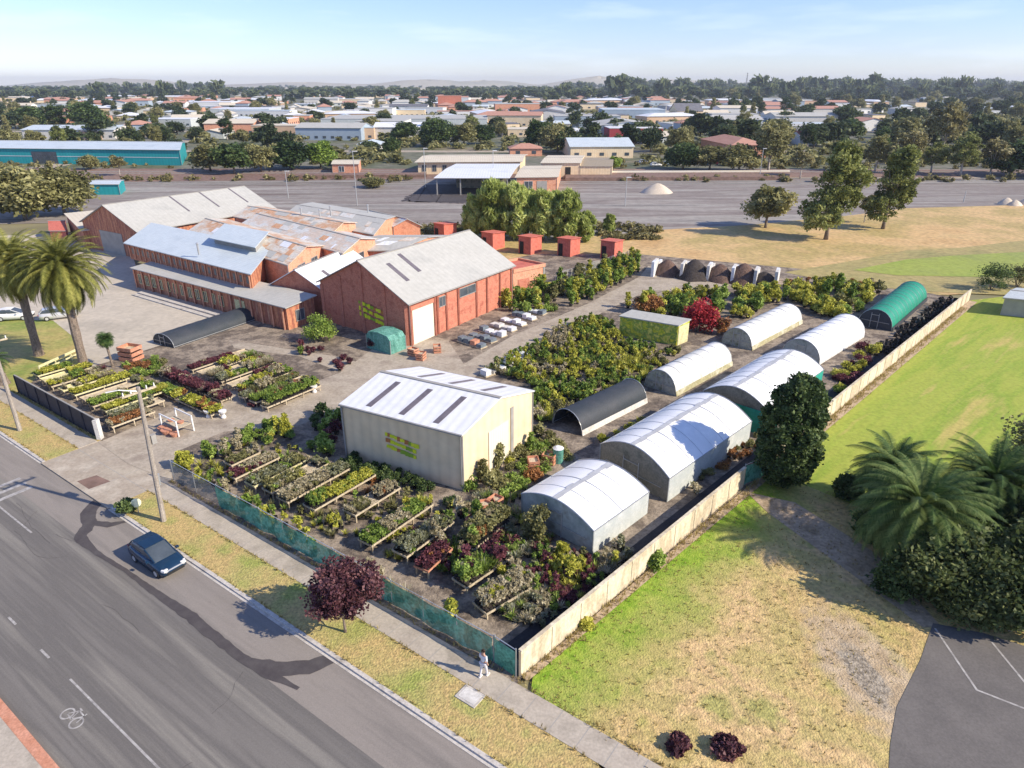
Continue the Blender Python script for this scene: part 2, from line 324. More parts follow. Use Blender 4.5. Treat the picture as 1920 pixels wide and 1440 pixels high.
def crown_mesh(name, seed, mt, R, nclump, per, leaf, cr=.34, shape='round', zc=0, hollow=.55, **kw):
    """R=(rx,ry,rz) crown radii centred at height zc"""
    V,T=crown_arr(seed,R,nclump,per,leaf,cr,shape,zc,hollow,**kw); return mesh_np(name,V,T,K[mt])
def crown_arr(seed,R,nclump,per,leaf,cr=.34,shape='round',zc=0,hollow=.55,**kw):
    rng=np.random.default_rng(seed); R=np.array(R,float)
    d=rng.normal(size=(nclump,3)); d/=np.linalg.norm(d,axis=1)[:,None]
    rad=hollow+(1-hollow)*rng.random(nclump)
    if shape=='round': d[:,2]=np.where(d[:,2]<-.75,-d[:,2]*.5,d[:,2])
    if shape=='column': 
        th=rng.random(nclump)*2*PI; zz=rng.uniform(-1,1,nclump); rr=np.sqrt(np.clip(1-np.abs(zz)**2.6,0,1))
        d=np.stack([np.cos(th)*rr,np.sin(th)*rr,zz],1); d[:,:2]*=rad[:,None]; rad=np.ones(nclump)
    if shape=='cone':
        zz=rng.uniform(-1,1,nclump); rr=(1-zz)/2*.95+.05; th=rng.random(nclump)*2*PI
        d=np.stack([np.cos(th)*rr,np.sin(th)*rr,zz],1); rad=np.ones(nclump)
    C=d*rad[:,None]*R*(1-cr*.55); C[:,2]+=zc
    rr=cr*R[:2].mean()*rng.uniform(.45,1.45,nclump)
    P,T=clump_points(rng,C,rr,per)
    return leaves(rng,P,leaf,**kw),T
def trunk_mb(h, r, top, seed=0, limbs=5, spread=1.5, lean=(0,0)):
    rng=random.Random(seed); m=MB(); pts=[]; n=5
    for i in range(n+1):
        t=i/n; pts.append((lean[0]*t*t+rng.uniform(-.05,.05)*h*.3*t, lean[1]*t*t+rng.uniform(-.05,.05)*h*.3*t, h*t-(.15 if i==0 else 0)))
    m.tube(pts,[r*(1.25 if i==0 else 1)*(1-.45*i/n) for i in range(n+1)],7)
    P=Vector(pts[-1])
    for k in range(limbs):
        a=2*PI*k/limbs+rng.uniform(-.4,.4); s=spread*rng.uniform(.5,1)
        st=Vector(pts[-2])*rng.uniform(.2,1); st=Vector(pts[3]).lerp(P,rng.random())
        e=P+Vector((math.cos(a)*s,math.sin(a)*s,(top-h)*rng.uniform(.3,.85)))
        md=st.lerp(e,.5)+Vector((math.cos(a)*s*.15,math.sin(a)*s*.15,0))
        m.tube([st,md,e],[r*.42,r*.28,r*.1],5)
    return m
def palm_fronds(name, seed, mt, n, L, leaf_w, rise=(-.6,1.2), step=.16, leaflen=.55):
    """date palm head: arching ribs carrying rows of narrow leaflets"""
    rng=np.random.default_rng(seed); V=[]; T=[]
    for k in range(n):
        az=k*2.39996+rng.normal(0,.1); el=rise[1]+(rise[0]-rise[1])*((k+.5)/n)**.8; ln=L*rng.uniform(.85,1.1)
        h=np.array([math.cos(az),math.sin(az),0]); side=np.array([-math.sin(az),math.cos(az),0])
        p=np.array([0,0,0.]); e=el; ns=int(ln/step); tb=rng.uniform(.25,.8)
        for i in range(ns):
            t=i/ns; d=h*math.cos(e)+np.array([0,0,1])*math.sin(e); q=p+d*step; e-=1.5/ns*(.4+1.2*t)
            nrm=np.cross(side,d)
            ww=.03*(1-t)+.01; V+= [p-side*ww,p+side*ww,q+side*ww,q-side*ww]; T.append(tb)
            if t>.08:
                lw=leaflen*math.sin(PI*min(1,.12+t*.9))**.6
                for sgn in (-1,1):
                    for j in range(2):
                        b0=p+d*step*(j*.5); tip=b0+(side*sgn*.85+d*.55-nrm*0-np.array([0,0,.28]))*lw*rng.uniform(.85,1.1)
                        wv=d*leaf_w; V+=[b0-wv*.5,b0+wv*.5,tip+wv*.12,tip-wv*.12]; T.append(float(np.clip(tb+rng.normal(0,.15),0,1)))
            p=q
    return mesh_np(name,np.array(V),np.array(T),K[mt])
def obj(name, me, parent=None, loc=(0,0,0)):
    o=bpy.data.objects.new(name,me); COL.objects.link(o); o.location=loc
    if parent is not None: o.parent=parent
    return o

# ------------------------------------------------------------------ ground and roads
def sheet_px(name, pts, z, mk): return struct(MB().sheet([G(*p) for p in pts], z).build(name, K[mk]))
def sheet_w(name, pts, z, mk): return struct(MB().sheet(pts, z).build(name, K[mk]))
sheet_w('ground', [(-9000,-600),(9000,-600),(9000,9000),(-9000,9000)], 0, 'land')
sheet_w('far_paddocks', [(-8500,3200),(8500,3000),(8900,8900),(-8900,8900)], .6, 'far')
sheet_w('town_ground', [(-260,215),(260,215),(1900,1900),(1700,2600),(-1700,2600),(-1900,1900)], .05, 'town')
sheet_px('rail_yard', [(-500,340),(2400,332),(2400,376),(1920,388),(1700,392),(1600,405),(1400,424),(1250,432),(1190,446),(1000,446),(700,440),(600,410),(300,415),(-500,430)], .07, 'rail')
sheet_px('ballast', [(-500,316),(2400,318),(2400,331),(1500,333),(1060,335),(600,338),(-500,348)], .10, 'railbrown')
sheet_px('dry_grass_field', [(700,425),(1000,447),(1160,440),(1250,431),(1400,423),(1600,404),(1700,391),(1920,385),(2500,378),(2500,600),(1920,556),(1820,552),(1650,560),(1400,545),(1200,500),(1000,510),(700,470)], .11, 'dry')
sheet_px('watered_field', [(1470,512),(1560,497),(1640,483),(1700,470),(1800,466),(1920,452),(2500,446),(2500,600),(1920,556),(1820,552),(1700,546),(1560,530)], .14, 'drygreen')
sheet_px('watered_strip', [(1600,508),(1700,488),(1800,480),(1920,474),(2500,470),(2500,540),(1920,522),(1780,520),(1680,518)], .17, 'green')
K['oval']=mat('mown_oval_grass',[(.46,.39,.11),(.25,.34,.04),(.34,.38,.06),(.29,.36,.05),(.48,.39,.12)],.22,fine=.14,fscale=3,stretch=(.16,1.3,1,WH-.06),bump=.3,bscale=8)
wa=Vector((.4,26.1,0)); wb=Vector((64.1,92.5,0)); wd=(wb-wa).normalized(); wn=Vector((wd.y,-wd.x,0))
sheet_w('sports_oval', [tuple((wa+wd*26+wn*.4).xy), tuple((wb+wn*.4).xy), (150,120), (150,20), (60,20), (30,42), (21,45)], .10, 'oval')
sheet_w('park_grass', [(17.5,44.2),(64.2,92.6),(150,120),(150,-20),(30,-20),(22,22),(18,40)], .085, 'oval')
sheet_w('dirt_strip', [tuple((wa+wn*.12).xy),tuple((wb+wn*.12).xy),tuple((wb+wn*1.1).xy),tuple((wa+wd*45+wn*.9).xy),tuple((wa+wn*.55).xy)], .155, 'dirt')
sheet_w('front_lawn', [(.9,24.9),(1.1,26.2),(17.9,44.0),(22,44.6),(30,36),(36,20),(20,5),(12,8),tuple(RD(-13,20.9).xy),], .13, 'lawn')
sheet_px('shade_strip', [(1398,925),(1490,945),(1640,1040),(1765,1180),(1730,1180),(1590,1075),(1440,965)], .145, 'dirt')  # dark shade over the brown ground, painted as a flat strip
sheet_px('carpark', [(1748,1172),(1840,1190),(1920,1215),(2500,1330),(2500,1900),(1640,1900),(1668,1400),(1680,1330),(1725,1240)], .15, 'carpark')
def blob(name,pts,z,mk,amp=.35,seed=1):
    P=[G(*p) for p in pts]; out=[]
    for i in range(len(P)):
        a,b=P[i],P[(i+1)%len(P)]; k=max(2,int((b-a).length/.25))
        for j in range(k):
            q=a.lerp(b,j/k); out.append((q.x+amp*noise.noise(Vector((q.x*1.7,q.y*1.7,seed))),q.y+amp*noise.noise(Vector((q.x*1.7,q.y*1.7,seed+9)))))
    return struct(MB().sheet(out,z).build(name,K[mk]))
def paint_px(name, pts, wd_, z, mk='paint'):
    m=MB()
    for a,b in zip(pts[:-1],pts[1:]):
        A=G(*a);B=G(*b);d=(B-A).normalized();n=Vector((-d.y,d.x,0))*wd_/2
        m.poly([(q.x,q.y,z) for q in (A-n,B-n+d*wd_*.3,B+n+d*wd_*.3,A+n)]); z+=.002
    return struct(m.build(name,K[mk]))
paint_px('carpark_marking', [(1752,1182),(1830,1298),(1925,1335)], .11, .158)
paint_px('carpark_marking', [(1858,1208),(1925,1290)], .11, .158)
# road, kerbs, verge, path (road frame)
def strip(name,u0,u1,v0,v1,z,mk,z0=None):
    p=[RD(u0,v0),RD(u1,v0),RD(u1,v1),RD(u0,v1)]; m=MB()
    if z0 is None: m.sheet(p,z)
    else: m.slab(p,z0,z)
    return struct(m.build(name,K[mk]))
strip('road',-190,40,5.2,16.9,.02,'road')
strip('parking_lane',-190,40,13.7,16.45,.026,'lane')
for u0,u1 in ((-190,-58.6),(-47.6,40)):
    strip('kerb',u0,u1,16.45,16.62,.045,'kerb',.0)
    strip('kerb',u0,u1,16.62,16.85,.14,'kerb',.0)
    strip('grass_verge',u0,u1,16.85,19.4,.13,'verge',.0)
strip('driveway',-58.6,-47.6,16.5,21.1,.115,'drive',.0)
strip('footpath',-190,-58.6,19.4,20.9,.15,'path',.0); strip('footpath',-47.6,40,19.4,20.9,.15,'path',.0)
strip('fence_line_dirt',-47.6,-14.8,20.9,21.5,.14,'soil',.0)
strip('grass_verge',-190,-58.6,20.9,21.2,.135,'verge',0)
strip('far_kerb',-190,40,4.75,5.2,.14,'terra',.0)
strip('far_footpath',-190,40,2.6,4.75,.13,'path',.0)
strip('far_verge',-190,40,-30,2.6,.12,'verge',.0)
m=MB()
for u in (-41.2,-37.0): m.sheet([RD(u,7.74),RD(u+1.0,7.74),RD(u+1.0,7.86),RD(u,7.86)],.03)
m.sheet([RD(-33.6,7.75),RD(-14,7.75),RD(-14,7.85),RD(-33.6,7.85)],.03)
for k in range(3): m.sheet([RD(-57.6+k*1.05,12.1),RD(-57.2+k*1.05,12.1),RD(-57.3+k*1.05,14.6),RD(-57.7+k*1.05,14.6)],.031)
m.sheet([RD(-70,12.0),RD(-49,12.0),RD(-49,12.12),RD(-70,12.12)],.033)
struct(m.build('lane_marking',K['paint']))
# worn wheel tracks
for v_,wd_ in ((10.6,.75),(12.5,.5),(8.9,.5),(6.6,.35)):
    pass
# cycle symbol painted on the asphalt
m=MB(); bc=RD(-31.0,6.75)
def ring(c,r,w_,z):
    for k in range(16):
        a0,a1=2*PI*k/16,2*PI*(k+1)/16
        m.poly([c+RD(r*math.cos(a0),r*math.sin(a0),z),c+RD(r*math.cos(a1),r*math.sin(a1),z),c+RD((r+w_)*math.cos(a1),(r+w_)*math.sin(a1),z),c+RD((r+w_)*math.cos(a0),(r+w_)*math.sin(a0),z)])
ring(bc+RD(-.45,0),.26,.08,.03); ring(bc+RD(.45,0),.26,.08,.03)
for (a,b),(c,d) in (((-.45,0),(-.15,.42)),((-.15,.42),(.38,.40)),((-.15,.42),(0,-.05)),((0,-.05),(.38,.40)),((.45,0),(.33,.55)),((-.45,0),(0,-.05)),((-.28,.5),(-.02,.5))):
    A=bc+RD(a,b);B=bc+RD(c,d);dd=(B-A).normalized();n=Vector((-dd.y,dd.x,0))*.035
    m.sheet([A-n,B-n,B+n,A+n],.032)
struct(m.build('cycle_marking',K['paint']))
# dark uneven ribbon winding down the road, with two short branches
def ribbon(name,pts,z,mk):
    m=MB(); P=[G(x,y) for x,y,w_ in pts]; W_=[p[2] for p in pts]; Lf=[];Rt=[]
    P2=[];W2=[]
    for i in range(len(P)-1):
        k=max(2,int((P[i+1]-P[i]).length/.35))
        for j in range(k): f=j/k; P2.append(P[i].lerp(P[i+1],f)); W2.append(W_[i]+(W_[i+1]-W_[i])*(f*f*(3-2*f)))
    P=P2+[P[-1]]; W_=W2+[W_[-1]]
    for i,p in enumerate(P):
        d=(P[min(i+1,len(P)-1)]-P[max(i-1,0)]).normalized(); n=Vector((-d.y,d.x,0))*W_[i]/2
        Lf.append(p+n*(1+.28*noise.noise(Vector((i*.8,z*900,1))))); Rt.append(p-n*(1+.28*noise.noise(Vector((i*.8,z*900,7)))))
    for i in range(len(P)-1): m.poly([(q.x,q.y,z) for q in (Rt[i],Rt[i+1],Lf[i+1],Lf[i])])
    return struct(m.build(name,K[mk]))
ribbon('dark_ribbon',[(186,938,.9),(165,962,1.0),(168,985,.9),(150,1008,.8),(178,1035,.35),(235,1070,.28),(300,1118,.45),(352,1152,.62),(400,1192,.62),(450,1232,.5),(500,1262,.6),(560,1292,.2)],.034,'patch')
ribbon('dark_ribbon',[(462,1240,.5),(520,1255,.95),(580,1252,.95),(640,1228,.75)],.038,'patch')
ribbon('dark_ribbon',[(168,980,.5),(205,985,.6),(240,978,.2)],.040,'patch')
struct(MB().slab([RD(-53.3,16.9),RD(-51.4,16.9),RD(-51.2,18.4),RD(-53.0,18.2)],.1,.12).build('driveway_patch',K['railbrown']))
# yard ground
yard=[RD(-14.9,21.3),wb,G(1500,505),G(1200,478),G(1000,478),G(600,560),G(300,600),G(230,670),G(150,668),G(78,702),RD(-76,21.3)]
struct(MB().slab([(p.x,p.y) for p in yard],.0,.12).build('nursery_yard',K['soil']))
sheet_px('gravel_track', [(800,715),(860,690),(960,632),(1100,572),(1200,520),(1215,500),(1400,530),(1290,548),(1215,546),(1125,590),(1000,655),(905,700),(870,722)], .135, 'gravel')
sheet_px('gravel_track', [(185,832),(330,770),(430,735),(520,745),(640,700),(720,640),(840,640),(880,700),(660,760),(560,800),(420,812),(330,850),(322,905),(240,872)], .132, 'gravel')
sheet_px('gravel_aisle', [(430,640),(500,650),(640,672),(700,690),(640,700),(560,670),(440,655)], .138, 'gravel')
struct(MB().slab([RD(-59,21.1),RD(-47.4,21.1),G(330,850),G(200,832)],.0,.128).build('driveway_inner',K['drive']))
sheet_px('forecourt', [(-500,470),(100,438),(235,440),(262,520),(330,560),(470,600),(420,618),(300,650),(232,672),(165,692),(152,645),(100,603),(-500,585)], .14, 'court')
K['palmlawn']=mat('palm_lawn_grass',[(.50,.36,.15),(.42,.34,.12),(.22,.28,.06),(.18,.25,.055)],.06,fine=.2,fscale=3)
p=[RD(-118,27),G(-100,592),G(100,603),G(152,645),G(165,692),G(78,704),RD(-75.4,21.3),RD(-75.4,20.95),RD(-118,20.95)]
struct(MB().slab([(q.x,q.y) for q in p],0,.131).build('palm_lawn',K['palmlawn']))
# dark weed mat aisle just inside the boundary wall
p=[wa-wn*.3+wd*.6,wa-wn*.3+wd*88,wa-wn*2.3+wd*88,wa-wn*2.0+wd*30,wa-wn*2.0+wd*1.0]
sheet_w('weed_mat',[tuple(q.xy) for q in p],.142,'weedmat')
# distant low hills
def hill(cx,cy,rx,ry,h,seed,mk='far'):
    n=28; m=8; V=[];F=[]
    for j in range(m+1):
        for i in range(n):
            a=2*PI*i/n; r=j/m; k=(math.cos(PI*r)*.5+.5); bump=1+.35*noise.noise(Vector((a*2,r*3,seed)))
            V.append(Vector((cx+rx*r*math.cos(a),cy+ry*r*math.sin(a),h*k*bump-1)))
    mb=MB()
    for j in range(m):
        for i in range(n):
            l=(i+1)%n; mb.poly([V[j*n+i],V[(j+1)*n+i],V[(j+1)*n+l],V[j*n+l]])
    return struct(mb.build('hills',K[mk],smooth=True))
hill(900,7600,900,600,88,1); hill(1700,8000,1600,500,60,2); hill(-900,7800,1100,500,62,3); hill(-4200,7800,1500,500,70,4); hill(4800,8000,2600,600,58,5); hill(-2200,8000,1700,500,38,6); hill(3000,8200,1800,500,50,8)
hill(-300,8000,1000,500,60,7)

# ------------------------------------------------------------------ buildings
def para(A,B,C,z):
    a=G(*A,z);b=G(*B,z);c=G(*C,z); a.z=b.z=c.z=0
    return a,(b-a),(c-b)
Z=Vector((0,0,1))
def opening(root,P,out,s0,s1,z0,z1,kind,mk='glass',frame='white',side_len=1):
    """P(s,z): point on wall; kind door/window/panel"""
    d=out*.05
    def q(k,o): return [P(s0,z0)+out*k+Z*0,P(s1,z0)+out*k,P(s1,z1)+out*k,P(s0,z1)+out*k]
    a=q(.02,0); b=q(.07,0)
    if kind=='window':
        fr=MB()
        e=(P(s1,z0)-P(s0,z0)).normalized(); wdt=.07
        for p1,p2 in ((P(s0,z0),P(s1,z0)),(P(s0,z1),P(s1,z1)),(P(s0,z0),P(s0,z1)),(P(s1,z0),P(s1,z1)),((P((s0+s1)/2,z0)),P((s0+s1)/2,z1))):
            fr.bar(p1+out*.06,p2+out*.06,.09,.07)
        f=fr.build('window',K[frame],root)
        MB().hexa([x for x in q(.01,0)],[x for x in q(.045,0)]).build('pane',K[mk],f)
    else:
        MB().hexa(a,b).build(kind,K[mk],root)
def gable(name,label,cat,a,ex,ey,eave,ridge,wm,rm,axis='x',over=.35,ops=(),sky=(),group=None,thick=.10,base=None,posts=None,cap='trim',overg=None):
    a=Vector((a.x,a.y,0)); root=thing(name,label,cat,a,0,group)
    if axis=='y': # ridge along ey: rename so the ridge runs along 'ex'
        a0=Vector((0,0,0))+ex; X=ey.copy(); Y=-ex
    else: a0=Vector((0,0,0)); X=ex.copy(); Y=ey.copy()
    X.z=Y.z=0; lx,ly=X.length,Y.length; xd=X/lx; yd=Y/ly
    P=lambda s,t,z: a0+xd*s+yd*t+Z*z
    if posts is None:
        w_=MB(); b0=0
        w_.poly([P(0,0,b0),P(lx,0,b0),P(lx,0,eave),P(0,0,eave)])
        w_.poly([P(lx,ly,b0),P(0,ly,b0),P(0,ly,eave),P(lx,ly,eave)])
        w_.poly([P(lx,0,b0),P(lx,ly,b0),P(lx,ly,eave),P(lx,ly/2,ridge),P(lx,0,eave)])
        w_.poly([P(0,ly,b0),P(0,0,b0),P(0,0,eave),P(0,ly/2,ridge),P(0,ly,eave)])
        w_.build('wall',K[wm],root)
    else:
        nps=max(2,int(lx/posts)+1)
        each('post',wm,root,[(P(.1+(lx-.2)*i/(nps-1),t,0),P(.1+(lx-.2)*i/(nps-1),t,eave),.3,.3) for i in range(nps) for t in (.05,ly-.05)])
    sl=(ridge-eave)/(ly/2); og=over if overg is None else overg; r=MB(); th=Vector((0,0,thick)); lift=.03
    e0=[P(-og,-over,eave-sl*over+lift),P(lx+og,-over,eave-sl*over+lift),P(lx+og,ly/2,ridge+lift),P(-og,ly/2,ridge+lift)]
    r.hexa(e0,[p+th for p in e0])
    e1=[P(lx+og,ly+over,eave-sl*over+lift),P(-og,ly+over,eave-sl*over+lift),P(-og,ly/2,ridge+lift),P(lx+og,ly/2,ridge+lift)]
    r.hexa(e1,[p+th for p in e1])
    rf=r.build('roof',K[rm],root)
    if cap: MB().bar(P(-og-.02,ly/2,ridge+lift+thick+.01),P(lx+og+.02,ly/2,ridge+lift+thick+.01),.32,.07).build('ridge_cap',K[cap],rf)
    for ty in (-over-.06,ly+over+.06):
        gz=eave-sl*over+lift+.02; gt=MB().bar(P(-og,ty,gz),P(lx+og,ty,gz),.12,.12).build('gutter',K['trim'],rf)
    if posts is None and lx>7:
        for sx in (.06,lx-.06): MB().tube([P(sx,-.10,0),P(sx,-.10,eave-.15),P(sx,-over,eave-.05)],.05,6).build('downpipe',K['trim'],root)
    for (sd_,s0,s1,t0,t1) in sky:
        if sd_==0: f=lambda s,t: P(s*lx,t*ly/2,eave+(ridge-eave)*t+lift+thick)
        else: f=lambda s,t: P(s*lx,ly-t*ly/2,eave+(ridge-eave)*t+lift+thick)
        q=[f(s0,t0),f(s1,t0),f(s1,t1),f(s0,t1)]
        if sd_==1: q=q[::-1]
        MB().hexa([p+Z*.005 for p in q],[p+Z*.03 for p in q]).build('skylight',K['skyl'],rf)
    for op in ops:
        side,s0,s1,z0,z1,kind,mk=op[:7]
        if side=='F': Pw=lambda s,z: P(s*lx,0,z); out=-(yd-xd*yd.dot(xd)).normalized()
        elif side=='B': Pw=lambda s,z: P(lx-s*lx,ly,z); out=(yd-xd*yd.dot(xd)).normalized()
        elif side=='R': Pw=lambda s,z: P(lx,s*ly,z); out=(xd-yd*xd.dot(yd)).normalized()
        else: Pw=lambda s,z: P(0,ly-s*ly,z); out=-(xd-yd*xd.dot(yd)).normalized()
        opening(root,Pw,out,s0,s1,z0,z1,kind,mk,*(op[7:]))
    return root,P,lx,ly
def skillion(name,label,cat,a,ex,ey,zf,zb,wm,rm,over=.3,ops=(),group=None,posts=None,thick=.12):
    a=Vector((a.x,a.y,0)); root=thing(name,label,cat,a,0,group)
    X=ex.copy();Y=ey.copy();X.z=Y.z=0;lx,ly=X.length,Y.length;xd=X/lx;yd=Y/ly
    P=lambda s,t,z: xd*s+yd*t+Z*z
    if posts is None:
        MB().poly([P(0,0,0),P(lx,0,0),P(lx,0,zf),P(0,0,zf)]).poly([P(lx,ly,0),P(0,ly,0),P(0,ly,zb),P(lx,ly,zb)]).poly([P(lx,0,0),P(lx,ly,0),P(lx,ly,zb),P(lx,0,zf)]).poly([P(0,ly,0),P(0,0,0),P(0,0,zf),P(0,ly,zb)]).build('wall',K[wm],root)
    else:
        w_=MB(); nps=max(2,int(lx/posts)+1)
        for i in range(nps):
            for t,zz in ((.1,zf),(ly-.1,zb)): w_.bar(P(.1+(lx-.2)*i/(nps-1),t,0),P(.1+(lx-.2)*i/(nps-1),t,zz),.16,.16)
        w_.build('posts',K[wm],root)
    sl=(zb-zf)/ly; q=[P(-over,-over,zf-sl*over+.02),P(lx+over,-over,zf-sl*over+.02),P(lx+over,ly+over,zb+sl*over+.02),P(-over,ly+over,zb+sl*over+.02)]
    MB().hexa(q,[p+Z*thick for p in q]).build('roof',K[rm],root)
    for op in ops:
        side,s0,s1,z0,z1,kind,mk=op[:7]
        if side=='F': Pw=lambda s,z: P(s*lx,0,z); out=-(yd-xd*yd.dot(xd)).normalized()
        elif side=='R': Pw=lambda s,z: P(lx,s*ly,z); out=(xd-yd*xd.dot(yd)).normalized()
        elif side=='L': Pw=lambda s,z: P(0,ly-s*ly,z); out=-(xd-yd*xd.dot(yd)).normalized()
        else: Pw=lambda s,z: P(lx-s*lx,ly,z); out=(yd-xd*yd.dot(xd)).normalized()
        opening(root,Pw,out,s0,s1,z0,z1,kind,mk,*(op[7:]))
    return root,P,lx,ly
def leafy_sign(parent,o,e,up,out,w_,h_,seed=1):
    """yellow-green lettered sign: rows of irregular strokes on the wall, part of the building"""
    rng=random.Random(seed); m=MB()
    for row in range(3):
        x=-w_/2+rng.uniform(0,.2); z=h_*(.34-row*.34)
        while x<w_/2-.15:
            l=rng.uniform(.22,.5); hh=h_*.2*rng.uniform(.8,1.3); c=o+e*(x+l/2)+up*(z-(x*.14))+out*.05
            mk=0 if rng.random()<.62 else (1 if rng.random()<.8 else 2)
            q=[c-e*l/2-up*hh/2,c+e*l/2-up*hh/2*.8,c+e*l/2+up*hh/2,c-e*l/2*.9+up*hh/2*1.1]
            m.hexa(q,[p+out*.03 for p in q],mk); x+=l*.93
    m.build('sign_lettering',[K['signy'],K['signg'],K['signo']],parent)

# cream shed
a,ex,ey=para((640,757),(866,814),(998,733),4.9)
shed,P,lx,ly=gable('cream_shed','big cream metal shed with white roof and grey skylight strips behind the timber benches','shed',a,ex,ey,4.82,5.95,'cream','zincw','x',over=.12,cap='trim',
  sky=[(0,.19,.235,.08,.82),(0,.47,.515,.08,.82),(0,.75,.795,.08,.82),(1,.25,.29,.15,.8),(1,.52,.56,.15,.8),(1,.79,.83,.15,.8)],
  ops=[('R',.34,.62,0,3.7,'sliding_door','creamd'),('R',.66,.70,0,4.6,'door_rail','trim')])
xd=ex.normalized(); leafy_sign(shed,xd*lx*.5+Z*2.55,xd,Z,Vector((xd.y,-xd.x,0)),2.9,1.5,4)
each('corner_trim','trim',shed,[(p,p+Z*4.75,.1,.1) for p in (P(-.04,-.04,0),P(lx+.04,-.04,0),P(lx+.04,ly+.04,0),P(-.04,ly+.04,0))])
# red brick warehouse
a,ex,ey=para((600,527),(765,568),(960,497),5.3)
W1,P,lx,ly=gable('brick_warehouse','large red brick warehouse with grey gabled roof and cream roller door','warehouse',a,ex,ey,5.3,9.0,'brick','zinc','y',over=.35,
  sky=[(0,.13,.16,.35,.78),(0,.27,.30,.45,.9),(1,.3,.33,.3,.6)],
  ops=[('F',.025,.20,0,4.3,'roller_door','creamd'),('F',.445,.60,3.6,4.7,'window','glass','trim'),('F',.255,.31,3.4,4.6,'window','glass','trim')])
xw=P(1,0,0)-P(0,0,0); yw=P(0,1,0)-P(0,0,0); ow=Vector((xw.y,-xw.x,0))
for s in (0.01,.215,.24,.32,.43,.61,.72,.86,.99):
    each('brick_pier','brick',W1,[(P(s*lx,-.09,0),P(s*lx,-.09,5.1),.35,.2)])
for t in (.02,.25,.5,.75,.98):
    zt=5.1+3.6*(1-abs(t-.5)*2); each('brick_pier','brick',W1,[(P(-.1,t*ly,0),P(-.1,t*ly,zt-.25),.2,.36)])
each('lintel','brick',W1,[(P(.2,-.08,4.55),P(.205*lx,-.08,4.55),.14,.5)])
leafy_sign(W1,P(-.08,ly*.40,2.9),-yw,Z,-xw,4.4,2.1,8)
# brick annex with flat parapet
a,ex,ey=para((962,506),(1022,494),(972,484),3.9)
AX=skillion('brick_annex','small flat roofed red brick annex at the far end of the brick warehouse','annex',a,ex,ey,3.5,3.5,'brick2','redshed',over=-.2,ops=[('F',.15,.5,0,2.3,'door','brick'),('F',.94,.99,0,3.6,'downpipe','trim')])
m=MB(); _,P,lx,ly=AX
for p,q in ((P(0,0,3.7),P(lx,0,3.7)),(P(lx,0,3.7),P(lx,ly,3.7)),(P(lx,ly,3.7),P(0,ly,3.7))): m.bar(p,q,.25,.5)
m.build('parapet',K['brick2'],AX[0])
# small gabled workshop between office and warehouse
a,ex,ey=para((510,532),(608,545),(700,500),3.6)
gable('brick_workshop','low brick workshop with white gabled roof wedged against the brick warehouse','workshop',a,ex,ey,3.6,5.9,'brick','zincw','y',over=.35,sky=[(0,.25,.30,.3,.6)],ops=[('R',.3,.5,0,2.4,'door','trim')])
# long office, lower tier and upper tier are one building
a,ex,ey=para((250,503),(536,577),(588,560),3.0)
OF,P,lx,ly=skillion('brick_office','long two tier brick office with pale blue corrugated roof facing the forecourt','office',a,ex,ey,3.0,3.3,'brickdk','zinc',over=.35,
   ops=[('F',.03+i*.052,.055+i*.052,.9,2.3,'window','glass','woody') for i in range(12)]+[('F',.70,.76,0,2.4,'door','woody'),('R',.3,.6,.9,2.3,'window','glass','trim')])
each('brick_pier','brick2',OF,[(P(lx*i/16*.98+.15,-.12,0),P(lx*i/16*.98+.15,-.12,2.85),.28,.16) for i in range(17)])
for k in range(2): MB().bar(P(lx*(.1+.0*k),-1.6-k*.9,.28-k*.1),P(lx*.66,-1.6-k*.9,.28-k*.1),.7,.2).build('ramp_kerb',K['kerb'],OF)
a2,ex2,ey2=para((232,457),(470,516),(512,481),5.3); off=Vector((a2.x-a.x,a2.y-a.y,0)); lx2=ex2.length; x2=ex2.normalized(); h2=Vector((ey2.x,ey2.y,0)); ly2=h2.length; y2=h2.normalized()
Q=lambda s,t,z: off+x2*s+y2*t+Z*z
u_=MB().poly([Q(.6,.6,2.9),Q(lx2-.4,.6,2.9),Q(lx2-.4,.6,5.3),Q(.6,.6,5.3)]).poly([Q(lx2-.4,.6,2.9),Q(lx2-.4,ly2,2.9),Q(lx2-.4,ly2,6.3),Q(lx2-.4,.6,5.3)]).poly([Q(.6,ly2,2.9),Q(.6,.6,2.9),Q(.6,.6,5.3),Q(.6,ly2,6.3)])
u_.build('upper_wall',K['brickdk'],OF)
each('upper_pier','brick2',OF,[(Q(.9+(lx2-1.6)*i/21,.52,3.2),Q(.9+(lx2-1.6)*i/21,.52,5.2),.22,.14) for i in range(22)])
each('upper_window','glass',OF,[(Q(1.6+(lx2-1.6)*i/21,.56,4.3),Q(1.9+(lx2-1.6)*i/21+.2,.56,4.3),.06,.9) for i in range(21)])
q=[Q(-.1,0,5.3),Q(lx2,0,5.3),Q(lx2,ly2,6.5),Q(-.1,ly2,6.5)]; r_=MB().hexa(q,[p+Z*.12 for p in q]).build('upper_roof',K['zincb'],OF)
# monitor on the upper roof
MB().poly([Q(lx2*.62,ly2*.72,6.2),Q(lx2*.93,ly2*.72,6.2),Q(lx2*.93,ly2*.72,7.2),Q(lx2*.62,ly2*.72,7.2)]).poly([Q(lx2*.93,ly2*.72,6.2),Q(lx2*.93,ly2*1.25,6.2),Q(lx2*.93,ly2*1.25,7.6),Q(lx2*.93,ly2*.72,7.2)]).build('monitor_wall',K['trim'],OF)
q=[Q(lx2*.60,ly2*.62,7.15),Q(lx2*.945,ly2*.62,7.15),Q(lx2*.945,ly2*1.3,7.9),Q(lx2*.60,ly2*1.3,7.9)]; MB().hexa(q,[p+Z*.1 for p in q]).build('monitor_roof',K['zincb'],OF)
